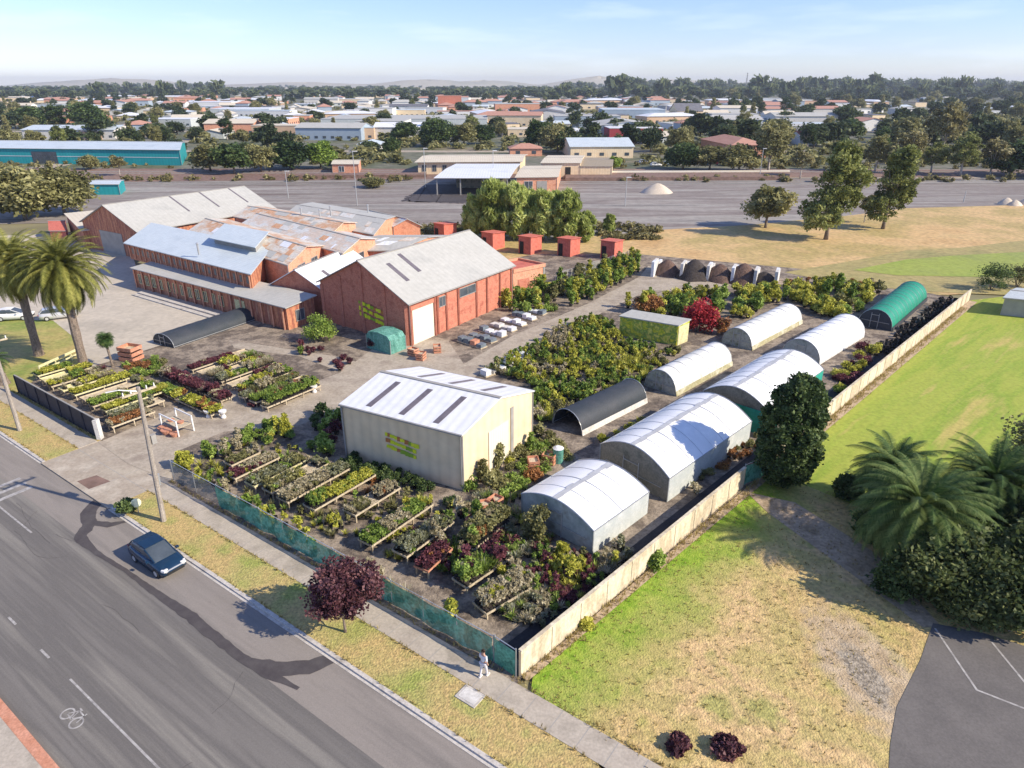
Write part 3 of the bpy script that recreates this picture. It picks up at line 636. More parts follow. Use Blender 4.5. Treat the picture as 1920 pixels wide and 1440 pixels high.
# rows of old gabled halls behind
def hall(name,label,A,B,R,ze,zr,wm,rm,axis='x',**k):
    a=G(*A,ze);b=G(*B,ze);r=G(*R,zr)
    for v_ in (a,b,r): v_.z=0
    ex=b-a; ey=(r-b)*2
    return gable(name,label,'hall',a,ex,ey,ze,zr,wm,rm,'x',**k)
HG='old brick halls packed behind the office'
_hall=hall
def hall(*a_,**k_):
    res=_hall(*a_,**k_); root,P,lx,ly=res; ze,zr=a_[5],a_[6]; rr=random.Random(int(lx*97)); rf=[c for c in root.children if c.name.startswith('roof')][0]
    for i in range(12):
        t0=rr.choice([0,.33,.66])+.01; t1=t0+.32; s0=rr.random()*.92; s1=min(.99,s0+rr.uniform(.03,.16)); f=lambda s,t: P(s*lx,t*ly/2,ze+(zr-ze)*t+.13+.004+i*.0025)
        q=[f(s0,t0),f(s1,t0),f(s1,t1),f(s0,t1)]; MB().hexa([p-Z*.002 for p in q],[p+Z*.012 for p in q]).build('patch_sheet',K[rr.choice(['rust','rust2','zincw','rust','zinc','redrust'])],rf)
    return res
K['redrust']=mat('rusted_sheet',[(.50,.24,.12),(.60,.36,.22),(.44,.19,.10)],.6,coord='UV',fine=.2,fscale=3)
hall('brick_hall','old brick hall with patchy orange rusted roof directly behind the blue office roof',(352,436),(540,496),(573,463),6.0,7.1,'brick2','rust',over=.35,group=HG,ops=[('R',.22,.42,3.4,5.2,'window','glass','trim'),('R',.6,.78,3.4,5.2,'window','glass','trim')])
hall('brick_hall','second old brick hall with pale roof and one small gable end behind the rusted roof',(452,422),(643,474),(673,448),5.9,6.9,'brick2','rust2',over=.35,group=HG,ops=[('R',.3,.6,3.2,4.9,'window','glass','trim')])
hall('brick_hall','third brick hall with long rust streaked ridge beyond the pale roof',(440,406),(618,440),(642,418),6.4,7.3,'brick2','rust',over=.35,group=HG)
hall('brick_hall','fourth brick hall with greenish grey roof at the back of the cluster',(530,408),(700,440),(722,412),5.3,6.2,'brick2','zinc',over=.3,group=HG)
hall('brick_hall','low orange brick hall with light grey roof at the right back end of the cluster',(672,408),(738,424),(762,411),4.2,5.4,'brick2','zincb',over=.3,group=HG)
hall('brick_hall','pale roofed lean hall joining the cluster to the brick warehouse',(560,470),(742,470),(800,446),4.6,5.4,'brick2','zinc',over=.3,group=HG)
# big grey shed
rl=G(195,385,8.6);rr=G(455,350,8.6);el=G(258,434,5.0)
for v_ in (rl,rr,el): v_.z=0
ex=rr-rl; hv=rl-el; hv=hv-ex.normalized()*0
gable('goods_shed','huge grey gabled shed with three thin skylight lines behind the brick office','shed',el,ex,hv*2,5.0,8.6,'brickdk','zinc','x',over=.4,sky=[(0,.42,.433,.35,.98),(0,.64,.653,.35,.98),(0,.87,.883,.35,.98)],ops=[('L',.3,.7,0,4,'door','trim')])
a=G(155,432,3.6);b=G(226,424,3.6);c=G(190,394,4.6)
for v_ in (a,b,c): v_.z=0
skillion('lean_to','small lean-to with tan roof on the left end of the huge grey shed','lean-to',a,b-a,c-b,3.5,4.5,'brickdk','tanroof',over=.3)
a=G(92,430,2.6);b=G(122,430,2.6);c=G(122,412,2.6)
for v_ in (a,b,c): v_.z=0
gable('brick_hut','small orange brick hut left of the tan lean-to','hut',a,b-a,c-b,2.3,3.2,'redshed','redshed','x',over=.15)
# painted shed with bush mural
a,ex,ey=para((1163,592),(1272,610),(1293,602),2.6)
K['mural']=mat('foliage_mural',[(.28,.38,.03),(.66,.60,.05),(.16,.30,.06),(.70,.62,.12),(.36,.44,.05)],.9,coord='UV',fine=.25,fscale=3,lo=.36,hi=.64)
skillion('painted_shed','long low green and yellow painted shed with grey roof beside the red shrub','shed',a,ex,ey,2.5,2.7,'mural','zinc',over=.12,ops=[('R',.05,.95,.05,2.4,'end_panel','woody')])
# red tin sheds in a row
RS='red tin sheds in a row by the willows'
def red_shed(px,py,w_,d_,h_,lab,rz):
    t=thing('red_shed',lab,'shed',G(px,py),rz,RS)
    P=lambda x,y,z: Vector((x,y,z))
    MB().poly([(-w_/2,-d_/2,0),(w_/2,-d_/2,0),(w_/2,-d_/2,h_),(-w_/2,-d_/2,h_)]).poly([(w_/2,d_/2,0),(-w_/2,d_/2,0),(-w_/2,d_/2,h_*.9),(w_/2,d_/2,h_*.9)]).poly([(w_/2,-d_/2,0),(w_/2,d_/2,0),(w_/2,d_/2,h_*.9),(w_/2,-d_/2,h_)]).poly([(-w_/2,d_/2,0),(-w_/2,-d_/2,0),(-w_/2,-d_/2,h_),(-w_/2,d_/2,h_*.9)]).build('wall',K['redshed'],t)
    q=[(-w_/2-.2,-d_/2-.2,h_+.02),(w_/2+.2,-d_/2-.2,h_+.02),(w_/2+.2,d_/2+.2,h_*.9+.02),(-w_/2-.2,d_/2+.2,h_*.9+.02)]
    q=[Vector(p) for p in q]; MB().hexa(q,[p+Z*.08 for p in q]).build('roof',K['redshed'],t)
    MB().box((-w_/4,-d_/2-.04,h_*.36),w_*.16,.03,h_*.36).build('door',K['tyre'],t)
    return t
for (px,py,lab) in ((836,448,'first red tin shed from the left, half hidden by the grey warehouse roof'),(925,466,'second red tin shed, just past the warehouse ridge'),(994,474,'third red tin shed, standing clear in the middle of the row'),(1066,478,'fourth red tin shed with a low roof'),(1146,483,'fifth red tin shed, at the right end beside the leafy hedge')):
    red_shed(px,py,2.6,3.6,3.2,lab,math.radians(-38+(px-836)*.02))

# ------------------------------------------------------------------ greenhouses and tunnels
def tunnel(name,label,a,ex,ey,eave,ridge,film,sidem,endm,group=None,ribs=6,n=14,door=True,strip_=True,flat=.0,skirt=None,openend=False,power=1.0):
    a=Vector((a.x,a.y,0)); t=thing(name,label,'greenhouse' if 'green' in name else 'tunnel',a,0,group)
    X=ex.copy();Y=ey.copy();X.z=Y.z=0;W_=X.length;L=Y.length;xd=X/W_;yd=Y/L
    prof=[]
    for i in range(n+1):
        if eave<.3: th=PI*i/n; s=W_/2-W_/2*math.cos(th)*1; z=eave+(ridge-eave)*math.sin(th)**.85
        else: s=W_*i/n; k=2*i/n-1; z=eave+(ridge-eave)*(1-abs(k)**1.9)
        prof.append((s,z))
    P=lambda s,t_,z: xd*s+yd*t_+Z*z
    m=MB(); seg=max(2,int(L/1.2))
    for j in range(seg):
        for i in range(n):
            (s0,z0),(s1,z1)=prof[i],prof[i+1]; sg=(-.035 if eave>.3 else -.02)
            y0,y1=L*j/seg,L*(j+1)/seg
            # film sags a little between hoops
            ym=(y0+y1)/2
            for (ya,yb,da,db) in ((y0,ym,0,sg),(ym,y1,sg,0)):
                m.poly([P(s0,ya,z0+da),P(s1,ya,z1+da),P(s1,yb,z1+db),P(s0,yb,z0+db)])
    m.build('roof_film',K[film],t,smooth=True)
    if eave>.3:
        s_=MB()
        for s in (0,W_):
            q=[P(s,0,0.1),P(s,L,0.1),P(s,L,eave-.02),P(s,0,eave-.02)]
            s_.poly(q if s else q[::-1])
        s_.build('side_panel',K[sidem],t)
    elif skirt:
        s_=MB()
        for s,dx in ((-.03,-.10),(W_+.03,.10)):
            q=[P(s+dx,0,0.1),P(s+dx,L,0.1),P(s,L,.62),P(s,0,.62)]
            s_.hexa(q,[p+(xd*(.03 if s>0 else -.03)) for p in q])
        s_.build('skirt',K[skirt],t)
    h=MB(); nh=max(3,int(L/1.5)+1)
    for j in range(nh):
        y=.04+(L-.08)*j/(nh-1)
        if j in (0,nh-1):
            h.tube([P(s,y,z+.03) for s,z in prof],.035,5)
            if eave>.3:
                for s in (0.02,W_-.02): h.bar(P(s,y,0),P(s,y,eave),.06,.06)
        elif film=='darkcloth': pass
        else: h.tube([P(s,y,z+(.004 if not strip_ else -.013)) for s,z in prof],.022,4)
    for s in (0,W_): h.bar(P(s,0,max(eave,.25)),P(s,L,max(eave,.25)),.05,.05)
    h.build('frame',K['steel'],t)
    ends=[0.06,L-.06]
    for y in ends:
        if openend and y==ends[0]:
            continue
        e=[P(s,y,z-.03) for s,z in prof]
        pts=([P(0,y,.1)] if eave>.3 else [])+e+([P(W_,y,.1)] if eave>.3 else [])
        MB().poly(pts[::-1] if y==ends[0] else pts).build('end_panel',K[endm],t)
    if door and not openend:
        d=MB(); zc=min(ridge*.72,1.9)
        for sx in (W_*.36,W_*.58): d.bar(P(sx,-.0,.1),P(sx,-.0,zc+.25),.06,.06)
        d.bar(P(W_*.36,0,zc),P(W_*.58,0,zc),.06,.06); d.bar(P(W_*.1,0,zc*.55),P(W_*.9,0,zc*.55),.04,.04)
        d.build('door_frame',K['steel'],t)
    if strip_:
        rs=MB(); rng=random.Random(int(W_*100)); k=int(L/.8); zz=lambda s: eave+(ridge-eave)*(1-abs(2*s/W_-1)**1.9)+.012
        for j in range(k):
            y0,y1=L*j/k,L*(j+1)/k; c0=W_*.47+.10*noise.noise(Vector((j*.5,W_,0))); w0=.16+.16*abs(noise.noise(Vector((j*.7,W_,3))))+.05*rng.random(); w1=w0
            s0=c0+rng.uniform(-.05,.05)
            rs.poly([P(s0-w0,y0,zz(s0-w0)+.02),P(s0+w0,y0,zz(s0+w0)+.02),P(s0+w1,y1,zz(s0+w1)+.02),P(s0-w1,y1,zz(s0-w1)+.02)])
        rs.build('ridge_strip',K['ridgefilm'],t)
    return t
K['ridgefilm']=mat('grey_film_overlap',[(.40,.41,.42),(.54,.55,.56)],1.5,rough=.5)
K['mossend']=mat('mossy_end_film',[(.24,.24,.16),(.34,.34,.26),(.42,.42,.36),(.18,.19,.12)],.9,rough=.6,fine=.2,fscale=5)
K['clearend']=mat('cloudy_end_film',[(.20,.24,.21),(.32,.36,.33),(.42,.45,.42),(.24,.23,.18)],.6,rough=.35,fine=.12,fscale=4)
a,ex,ey=para((977,926),(1113,997),(1218,922),1.9)
tunnel('greenhouse','white film greenhouse with pale see-through sides nearest the corner of the wall',a,ex,ey,1.9,2.85,'poly','polyside','clearend')
a,ex,ey=para((1125,833),(1255,898),(1410,790),2.1)
tunnel('greenhouse','longest white film greenhouse with the shadow of a tree across its roof',a,ex,ey,2.1,3.35,'poly','polyside','meshgrey')
a,ex,ey=para((1318,733),(1438,770),(1545,693),2.5)
g3=tunnel('greenhouse','white roofed greenhouse with bright green cloth sides behind the dark bushy tree',a,ex,ey,2.5,3.75,'poly','greencloth','meshgrey')
X=ex.normalized();Y=ey.normalized(); o=-Y*.03
q=[o+Z*.1,o+ex+Z*.1,o+ex+Z*2.3,o+Z*2.3]; MB().hexa(q,[p-Y*.03 for p in q]).build('front_curtain',K['greencloth'],g3)
def tun(name,label,B,hd,L,W_,h,film,sidem,endm,**k):
    hd=math.radians(hd); Y=Vector((math.cos(hd),math.sin(hd),0)); X=Vector((Y.y,-Y.x,0)); a=Vector((B[0],B[1],0))-X*W_
    return tunnel(name,label,a,X*W_,Y*L,.12,h,film,sidem,endm,strip_=False,**k)
tun('poly_tunnel','grubby white poly tunnel nearest the low black tunnel, mossy at its front end',(15.9,60.4),45.5,11.2,3.6,2.3,'polyd','polyd','mossend',skirt='polyedge')
tun('poly_tunnel','clean white poly tunnel furthest back, beyond the red shrub',(27.3,72.9),45.5,13.6,3.7,2.3,'polyd','polyd','mossend',skirt='polyedge')
tun('poly_tunnel','bright white poly tunnel directly behind the green sided greenhouse',(33.2,68.4),44.5,12.8,4.3,2.5,'poly','poly','clearend')
tun('shade_tunnel','green ribbed tunnel with black pots stacked along it by the far end of the wall',(46.6,79.4),48.6,17.5,4.0,2.5,'tealroof','tealroof','darkcloth',skirt='darkcloth')
tun('shade_tunnel','low black shade cloth tunnel with a grey side flap between shed and greenhouses',(6.0,52.3),44.5,9.6,3.3,2.0,'darkcloth','darkcloth','darkcloth',skirt='conc',openend=True)
tun('shade_tunnel','dark grey arched shade tunnel at the end of the office forecourt',(-38.9,73.6),60,12.0,3.8,1.5,'darkcloth','darkcloth','darkcloth')

# ------------------------------------------------------------------ walls and fences
def wall_run(label,p,q,h,t=.16,panel=2.4):
    root=thing('boundary_wall',label,'wall',p,0,'cream boundary wall of the oval'); L=(q-p).length; d=(q-p)/L; n=max(1,round(L/panel)); nn=Vector((d.y,-d.x,0))
    m=MB(); m.bar(Z*h/2,d*L+Z*h/2,t,h); m.build('panel',K['wall'],root)
    m=MB()
    for i in range(n+1): m.bar(d*(L*i/n)+nn*.0,d*(L*i/n)+Z*(h+.03),t+.05,.10)
    m.build('joint',K['walldk'],root)
    m=MB(); m.bar(Z*(h+.03),d*L+Z*(h+.03),t+.06,.06); m.build('capping',K['wall'],root)
wall_run('cream concrete panel wall running from the street corner along the front lawn',wa+Vector((0,0,.1)),Vector((17.4,44.1,.1)),1.7)
wall_run('cream concrete panel wall running beside the mown oval to its far corner',Vector((20.6,47.2,.1)),wb+Vector((0,0,.1)),1.6)
def cloth_fence(label,p,q,h,mk,post=2.4,wob=.10,name='shade_cloth_fence',cat='fence',seed=1,group=None):
    root=thing(name,label,cat,p,0,group); L=(q-p).length; d=(q-p)/L; n=max(1,round(L/post)); nn=Vector((d.y,-d.x,0)); rng=random.Random(seed)
    k=max(2,int(L/.4)); rows=4; g=[]
    for i in range(k+1):
        x=L*i/k; sag=-.07*math.sin(PI*((x/post)%1)); g.append([d*x+nn*(wob*noise.noise(Vector((x*.9,r*.8,seed)))*(1 if r<rows else .2))+Z*(.08+(h-.08+sag)*r/rows) for r in range(rows+1)])
    m=MB()
    for i in range(k):
        for r in range(rows): m.poly([g[i][r],g[i+1][r],g[i+1][r+1],g[i][r+1]])
    m.build('cloth',K[mk],root,smooth=True)
    for i in range(n+1): MB().tube([d*(L*i/n)-nn*.07,d*(L*i/n)-nn*.07+Z*(h+.12)],.035,6).build('post',K['steel'],root)
    m=MB().tube([-nn*.07+Z*(h+.02),d*L-nn*.07+Z*(h+.02)],.025,5); m.build('rail',K['steel'],root)
    return root
K['greycloth']=mat('faded_grey_mesh',[(.26,.27,.25),(.36,.37,.34),(.20,.21,.19)],1.2,fine=.35,fscale=9,alpha=.55)
K['shadegreen2']=mat('green_fence_cloth',[(.05,.27,.19),(.14,.43,.32),(.035,.18,.125),(.10,.36,.27)],1.1,rough=.75,fine=.3,fscale=7,alpha=.86)
GF='front fence of the nursery'
cloth_fence('faded grey mesh fence at the driveway end of the front fence',RD(-47.4,21.3,.1),RD(-41.4,21.3,.1),1.7,'greycloth',seed=3)
cloth_fence('long wrinkled green shade cloth fence behind the footpath',RD(-41.4,21.3,.1),RD(-16.6,21.3,.1),1.75,'shadegreen2',wob=.22,seed=5)
cloth_fence('short dark green mesh gate panel between the front fence and the cream wall',RD(-16.5,21.3,.1),wa+Vector((-.25,-.1,.1)),1.8,'shadegreen2',wob=.03,name='mesh_gate',cat='gate',seed=7,post=1.2)
cloth_fence('green cloth scrap fence closing the gap in the cream wall under the dark tree',Vector((17.5,44.2,.1)),Vector((20.5,46.2,.1)),1.8,'shadegreen2',seed=9,post=1.5)
cloth_fence('faint green mesh fence behind the shrubs at the back of the brick annex',G(1042,535),G(1190,487),1.8,'greycloth',seed=11)
r=thing('panel_fence','dark navy panel fence standing along the footpath left of the driveway','fence',RD(-75.2,21.3,.1))
d=RD(16.2,0)/16.2
m=MB().bar(Z*.95,d*16.2+Z*.95,.08,1.86); m.build('panel',K['navy'],r)
m=MB().bar(Z*1.92,d*16.2+Z*1.92,.12,.07); m.build('capping',K['trim'],r)
each('post','navy',r,[(d*(16.2*i/7)+RD(0,-.08),d*(16.2*i/7)+RD(0,-.08)+Z*1.9,.05,.08) for i in range(8)])
MB().bar(d*16.3,d*16.3+Z*1.85,.5,.35).build('end_post',K['conc'],r)
r=thing('timber_fence','low yellowish rail fence between the palm lawn and the benches','fence',G(78,706,0)+Z*.1)
q=G(150,672)+Z*.1-G(78,706)
q.z=0; each('rail','woody',r,[(Z*1.0,q+Z*1.0,.08,.25),(Z*.5,q+Z*.5,.06,.16)]); each('post','woody',r,[(q*i/5,q*i/5+Z*1.1,.1,.1) for i in range(6)])

# ------------------------------------------------------------------ poles
def power_pole(label,p,h,lean,arm_rz,seed=0,box=False):
    t=thing('power_pole',label,'power pole',p,0)
    top=Vector((lean[0],lean[1],h)); MB().tube([(0,0,-.1),tuple(top*.5),tuple(top)],[.19,.16,.12],10).build('pole',K['pole'],t)
    a=Vector((math.cos(arm_rz),math.sin(arm_rz),0))
    MB().bar(top-Z*.35-a*1.1,top-Z*.35+a*1.1,.11,.13).build('crossarm',K['wood'],t)
    for s in (-1,-.5,.5,1): MB().tube([top-Z*.28+a*s,top-Z*.05+a*s],[.05,.035],6).build('insulator',K['white'],t)
    if box:
        p3=top*.62; MB().box(p3+a*.32,.16,.16,.32,arm_rz).build('fuse_box',K['trim'],t)
        MB().tube([top*.28+a*.17,top*.36+a*.17],[.12,.12],8).build('conduit',K['steel'],t)
        p4=top*.97; MB().tube([p4,p4+Vector((-.9,-.6,.35)),p4+Vector((-1.5,-1.0,.35))],[.04,.035,.06],6).build('lamp_bracket',K['steel'],t)
    return t
power_pole('tall timber power pole with a crossarm on the verge beside the driveway',RD(-42.9,18.0,.13),10.2,(.45,0),ROADH+PI/2,box=True)
power_pole('pale timber power pole at the left edge of the verge',RD(-66.2,17.9,.13),8.6,(.1,0),ROADH+PI/2)
def light_pole(px,py,h,lab,head=True):
    t=thing('yard_pole',lab,'light pole',G(px,py),0,'thin poles in the rail yard')
    MB().tube([(0,0,0),(0,0,h)],[.13,.08],6).build('post',K['steel'],t)
    if head: MB().box((.5,0,h),.6,.12,.08).build('lamp',K['white'],t)
light_pole(1172,387,7,'thin pole with white foot in the rail yard right of the willows'); light_pole(670,386,13,'dark thin pole behind the brick halls')
light_pole(541,372,7,'short white lamp pole at the left of the rail yard'); light_pole(798,352,11,'tall pole left of the station canopy'); light_pole(925,348,10,'tall pole in front of the station canopy'); light_pole(1424,333,9,'white pole at the end of the long platform'); light_pole(1806,380,3,'short white post in the far right of the rail yard',False)
# telecom mast on the horizon
t=thing('radio_mast','slender lattice radio mast on the horizon right of centre','mast',(770,2450,0))
m=MB(); [m.tube([(sx*3,sy*3,0),(0,0,62)],[.9,.35],4) for sx in (-1,1) for sy in (-1,1)]; m.build('lattice',K['trim'],t)
[MB().box((0,0,z),1.6,1.6,1.4).build('antenna',K['trim'],t) for z in (44,52,58)]

# ------------------------------------------------------------------ rail station
ST='low tan roofed station buildings'
def stn(kind,lab,A,B,C,z,zr,wm,rm,axis='x',**k):
    a,ex,ey=para(A,B,C,z); return gable(kind,lab,'station building',a,ex,ey,z,zr,wm,rm,axis,**k)
stn('station_canopy','open platform canopy with a broad white roof over dark shade',(818,334),(952,334),(972,308),4.6,5.0,'trim','zincw',posts=5,over=.6,cap=None)
_c=[o for o in S.objects if o.name=='station_canopy'][0]
a_,ex_,ey_=para((818,334),(952,334),(972,308),4.6)
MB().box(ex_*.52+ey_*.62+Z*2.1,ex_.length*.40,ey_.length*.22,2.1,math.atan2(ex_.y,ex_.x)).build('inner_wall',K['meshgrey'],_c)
blob('dark_ground_sheet',[(752,378),(858,382),(960,372),(950,345),(850,344),(800,348)],.13,'patch',1.5,3)  # dark sheet on the yard ground, left of and below the canopy
stn('station_building','tan roofed station wing right of the white canopy, with an orange brick front',(968,333),(1045,332),(1052,311),4.0,4.6,'brick2','tanroof',over=.4,ops=[('F',.2,.4,1,3,'window','glass'),('F',.5,.75,0,3,'door','trim')])
stn('station_building','long narrow tan roofed station building behind the white canopy',(783,304),(975,303),(985,290),4.0,4.8,'cream','tanroof',over=.9,ops=[('F',.04+.1*i,.08+.1*i,1,3,'window','glass','trim') for i in range(5)])
stn('station_building','square cream station building with one dark doorway',(1015,306),(1088,306),(1095,292),4.6,5.0,'cream','tanroof',over=.3,ops=[('F',.62,.76,0,3.4,'door','tyre')])
stn('station_building','brown roofed low annex right of the cream station building',(1088,312),(1148,312),(1150,296),3.6,4.2,'cream','walldk',over=.2)
stn('station_hut','tiny pink brick hut standing apart at the left of the station',(622,308),(672,308),(676,300),3.0,3.5,'brick2','tanroof',over=.25,ops=[('F',.25,.45,.5,2.4,'window','glass')])
struct(MB().slab([tuple(G(*p).xy) for p in ((1060,340),(1480,338),(1480,328),(1060,330))],0,1.1).build('platform',K['railbrown']))
struct(MB().slab([tuple(G(*p).xy) for p in ((1060,331),(1480,329),(1480,326),(1060,328))],1.1,1.25).build('platform_edge',K['tanroof']))
struct(MB().slab([tuple(G(*p).xy) for p in ((560,335),(800,333),(800,329),(560,331))],0,1.0).build('platform',K['railbrown']))
# rails along the yard
m=MB()
for py in (321,324.5,342,346): 
    a=G(-500,py+3);b=G(2400,py-3); m.bar(a+Z*.2,b+Z*.2,.3,.2)
struct(m.build('rail_track',K['trim']))
a,ex,ey=para((-60,277),(336,281),(346,266),5.6)
TW=gable('teal_warehouse','very long teal walled warehouse with pale roof at the left behind the trees','warehouse',a,ex,ey,5.5,6.7,'teal','zincb','x',over=.4,ops=[('F',.30,.42,0,4.5,'door','glass'),('F',.0,.99,2.7,2.95,'stripe','zincb')])
a,ex,ey=para((168,346),(222,346),(232,338),2.8)
gable('teal_hut','small teal hut beside the big olive trees','hut',a,ex,ey,2.8,3.2,'teal','zincb','x',over=.2)
a,ex,ey=para((1885,556),(1990,566),(2010,548),2.6)
gable('brown_shed','grey brown shed cut by the right edge beyond the oval','shed',a,ex,ey,2.4,2.7,'trim','polyside','x',over=.2)

# ------------------------------------------------------------------ trees
def tree_proto(name, kind, seed, hidden=True):
    """one tree of a kind: Empty > trunk, crown; moved to its first place, copied afterwards"""
    t=thing(name,'','tree',(0,0,-500))
    if kind=='round':   h=9; tr=trunk_mb(3.2,.28,7,seed,6,2.4); V,T=crown_arr(seed,(4.2,4.0,4.0),52,150,.42,.30,'round',4.9); mk='leaf_olive'
    elif kind=='dense': h=8; tr=trunk_mb(2.4,.28,6,seed,6,2.2); V,T=crown_arr(seed,(4.4,4.4,3.7),64,150,.40,.30,'round',4.1,.5); mk='leaf_olive'
    elif kind=='gum':   h=14; tr=trunk_mb(5.5,.32,12,seed,8,3.2,(.8,.3)); V,T=crown_arr(seed,(4.1,3.8,6.0),90,85,.34,.21,'round',7.8,.6,droop=.8); mk='leaf_gum'
    elif kind=='loose': h=11; tr=trunk_mb(5,.22,10,seed,8,3,( -.5,.4)); V,T=crown_arr(seed,(3.8,3.4,3.9),40,80,.36,.23,'round',7.2,.6,droop=.7); mk='leaf_gumbrown'
    elif kind=='pine':  h=14; tr=trunk_mb(9,.25,13,seed,3,.6); V,T=crown_arr(seed,(2.6,2.6,6.0),50,90,.45,.32,'cone',7.4); mk='leaf_far'
    elif kind=='far':   h=10; tr=trunk_mb(3.5,.3,8,seed,4,2); V,T=crown_arr(seed,(4.6,4.4,4.8),30,70,.75,.36,'round',5.0); mk='leaf_far'
    elif kind=='willow':h=8; tr=trunk_mb(3,.2,7,seed,6,1.5); V,T=crown_arr(seed,(2.5,2.5,3.9),75,120,.24,.24,'column',4.2,.5,elong=4.0,droop=2.2); mk='leaf_willow'
    obj('crown',mesh_np('crown',V,T,K[mk]),t)
    tr.build('trunk',K['barkl' if kind in('gum','loose') else 'bark'],t,smooth=True)
    t['_h']=h; t['_used']=0
    return t
PROTO={k:[tree_proto(n,k,s) for s in seeds] for k,n,seeds in (('round','broadleaf_tree',(1,2)),('dense','dense_tree',(3,4)),('gum','gum_tree',(5,6,7)),('loose','gum_tree',(8,9)),('pine','conifer',(10,)),('far','broadleaf_tree',(11,12,13)),('willow','willow_tree',(14,15,16)))}
def place_tree(kind,loc,h,label,group=None,wid=1.0,rng=random,leaf=None,i=None):
    p=PROTO[kind][(rng.randrange(len(PROTO[kind])) if i is None else i)%len(PROTO[kind])]; s=h/p['_h']
    if not p['_used']: o=p; p['_used']=1
    else: o=copy_tree(p,(0,0,0))
    o.location=loc; o.rotation_euler.z=rng.uniform(0,2*PI); o.scale=(s*wid,s*wid,s); o['label']=label; o['category']='tree'
    if group: o['group']=group
    elif 'group' in o: del o['group']
    if leaf:
        for c in o.children:
            if c.name.startswith('crown'):
                me=c.data.copy(); me.materials[0]=K[leaf]; c.data=me
    return o
rt=random.Random(42)
# the named trees of the middle distance
for px,py,h,wid,kind,lab in (
 (48,412,11.5,1.25,'dense','big dense olive green tree at the left edge behind the palms'),
 (122,402,10.5,1.15,'dense','rounded dense olive tree between the teal hut and the brick hut'),
 (5,385,10,1.2,'dense','dark tree half out of frame behind the big olive tree'),
 (1435,428,9.4,1.1,'round','smallest of the three paddock trees, low and rounded on a pale trunk'),
 (1620,418,6.5,.9,'loose','low straggly tree at the foot of the right hand paddock gum')):
    place_tree(kind,G(px,py),h,lab,None,wid,rt)
def own_tree(name,label,loc,parts,trunk,mk,bark='bark',cat='tree'):
    t=thing(name,label,cat,loc); Vs=[];Ts=[]
    for a,k in parts: V,T=crown_arr(*a,**k); Vs.append(V); Ts.append(T)
    obj('crown',mesh_np('crown',np.concatenate(Vs),np.concatenate(Ts),K[mk]),t); trunk.build('trunk',K[bark],t,smooth=True); return t
def shift(res,d): V,T=res; return V+np.array(d),T
def multi_tree(name,label,loc,lobes,trunk,mk,bark='bark',cat='tree'):
    t=thing(name,label,cat,loc); Vs=[];Ts=[]
    for (dx,dy),seed,R,nc,per,leaf,cr,shape,zc,kw in lobes:
        V,T=crown_arr(seed,R,nc,per,leaf,cr,shape,zc,**kw); Vs.append(V+np.array([dx,dy,0])); Ts.append(T)
    obj('crown',mesh_np('crown',np.concatenate(Vs),np.concatenate(Ts),K[mk]),t); trunk.build('trunk',K[bark],t,smooth=True); return t
multi_tree('gum_tree','tall middle paddock gum, dark and full down to the ground',G(1548,450),[((-1.4,0),21,(4.9,4.4,4.6),60,110,.32,.20,'round',5.2,{}),((1.6,.3),22,(5.4,4.8,5.0),66,110,.32,.20,'round',11.0,{}),((.8,0),23,(3.0,2.8,3.2),22,150,.40,.35,'round',15.5,{}),((3.0,0),24,(2.5,2.5,3),20,150,.4,.35,'round',8.5,{})],trunk_mb(9,.4,15,5,8,3),'leaf_gum')
multi_tree('gum_tree','right hand paddock gum with a tall ragged crown',G(1655,430),[((-.9,0),25,(4.2,3.8,4.2),48,110,.32,.20,'round',5.0,{}),((1.0,.3),26,(4.4,4.0,4.8),57,110,.32,.20,'round',9.8,{}),((1.0,0),27,(2.8,2.6,2.8),20,150,.40,.35,'round',14.2,{}),((3.0,0),28,(1.8,1.8,2.6),16,140,.4,.35,'round',7.0,{})],trunk_mb(8,.36,14,15,8,3),'leaf_gum')
# dark bushy tree in the gap of the wall
multi_tree('dense_tree','dark bushy tree in the gap of the cream wall by the green sided greenhouse',Vector((20.6,44.6,.1)),[((0,0),31,(2.35,2.35,4.3),260,120,.15,.15,'column',4.3,{'hollow':.85}),((0,0),33,(2.1,2.1,2.3),110,110,.15,.17,'column',2.4,{'hollow':.8}),((.3,.2),32,(1.9,1.9,2.3),90,120,.15,.18,'round',6.7,{'hollow':.8})],trunk_mb(3,.22,7,6,5,1.2),'leaf_dark')
# purple leaved street tree
multi_tree('purple_leaf_tree','purple leaved street tree on the verge by the green fence',G(648,1188)+Z*.1,[((.15,.25),41,(2.1,2.1,1.65),150,110,.12,.17,'round',2.9,{'hollow':.3})],trunk_mb(1.3,.09,3.2,7,9,1.5),'leaf_purple')
# willows behind the red sheds
WG='feathery willows behind the red sheds'
for i,(px,py,h,wd_,lab) in enumerate(((888,446,8.4,.8,'leftmost feathery willow, half behind the warehouse ridge'),(925,448,11.4,.85,'tallest yellowish willow of the clump'),(965,450,11.0,.85,'tall pale willow just right of the tallest one'),(1018,452,9.8,.9,'darker willow above the middle red shed'),(1062,454,10.0,.95,'rounded dark willow right of the middle of the clump'),(1098,455,6.0,1.0,'slim low willow on the right flank of the clump'),(1142,440,4.2,1.0,'small round willow standing apart at the right end'),(906,444,9.4,.75,'slim willow between the leftmost and the tallest one'),(944,443,10.2,.75,'slim willow behind the two tallest ones'),(990,446,9.6,.8,'slim pale willow left of the darker one'),(1040,447,9.2,.75,'slim willow between the two darker ones'))):
    place_tree('willow',G(px,py),h,lab,WG,wd_,rt,i=i)
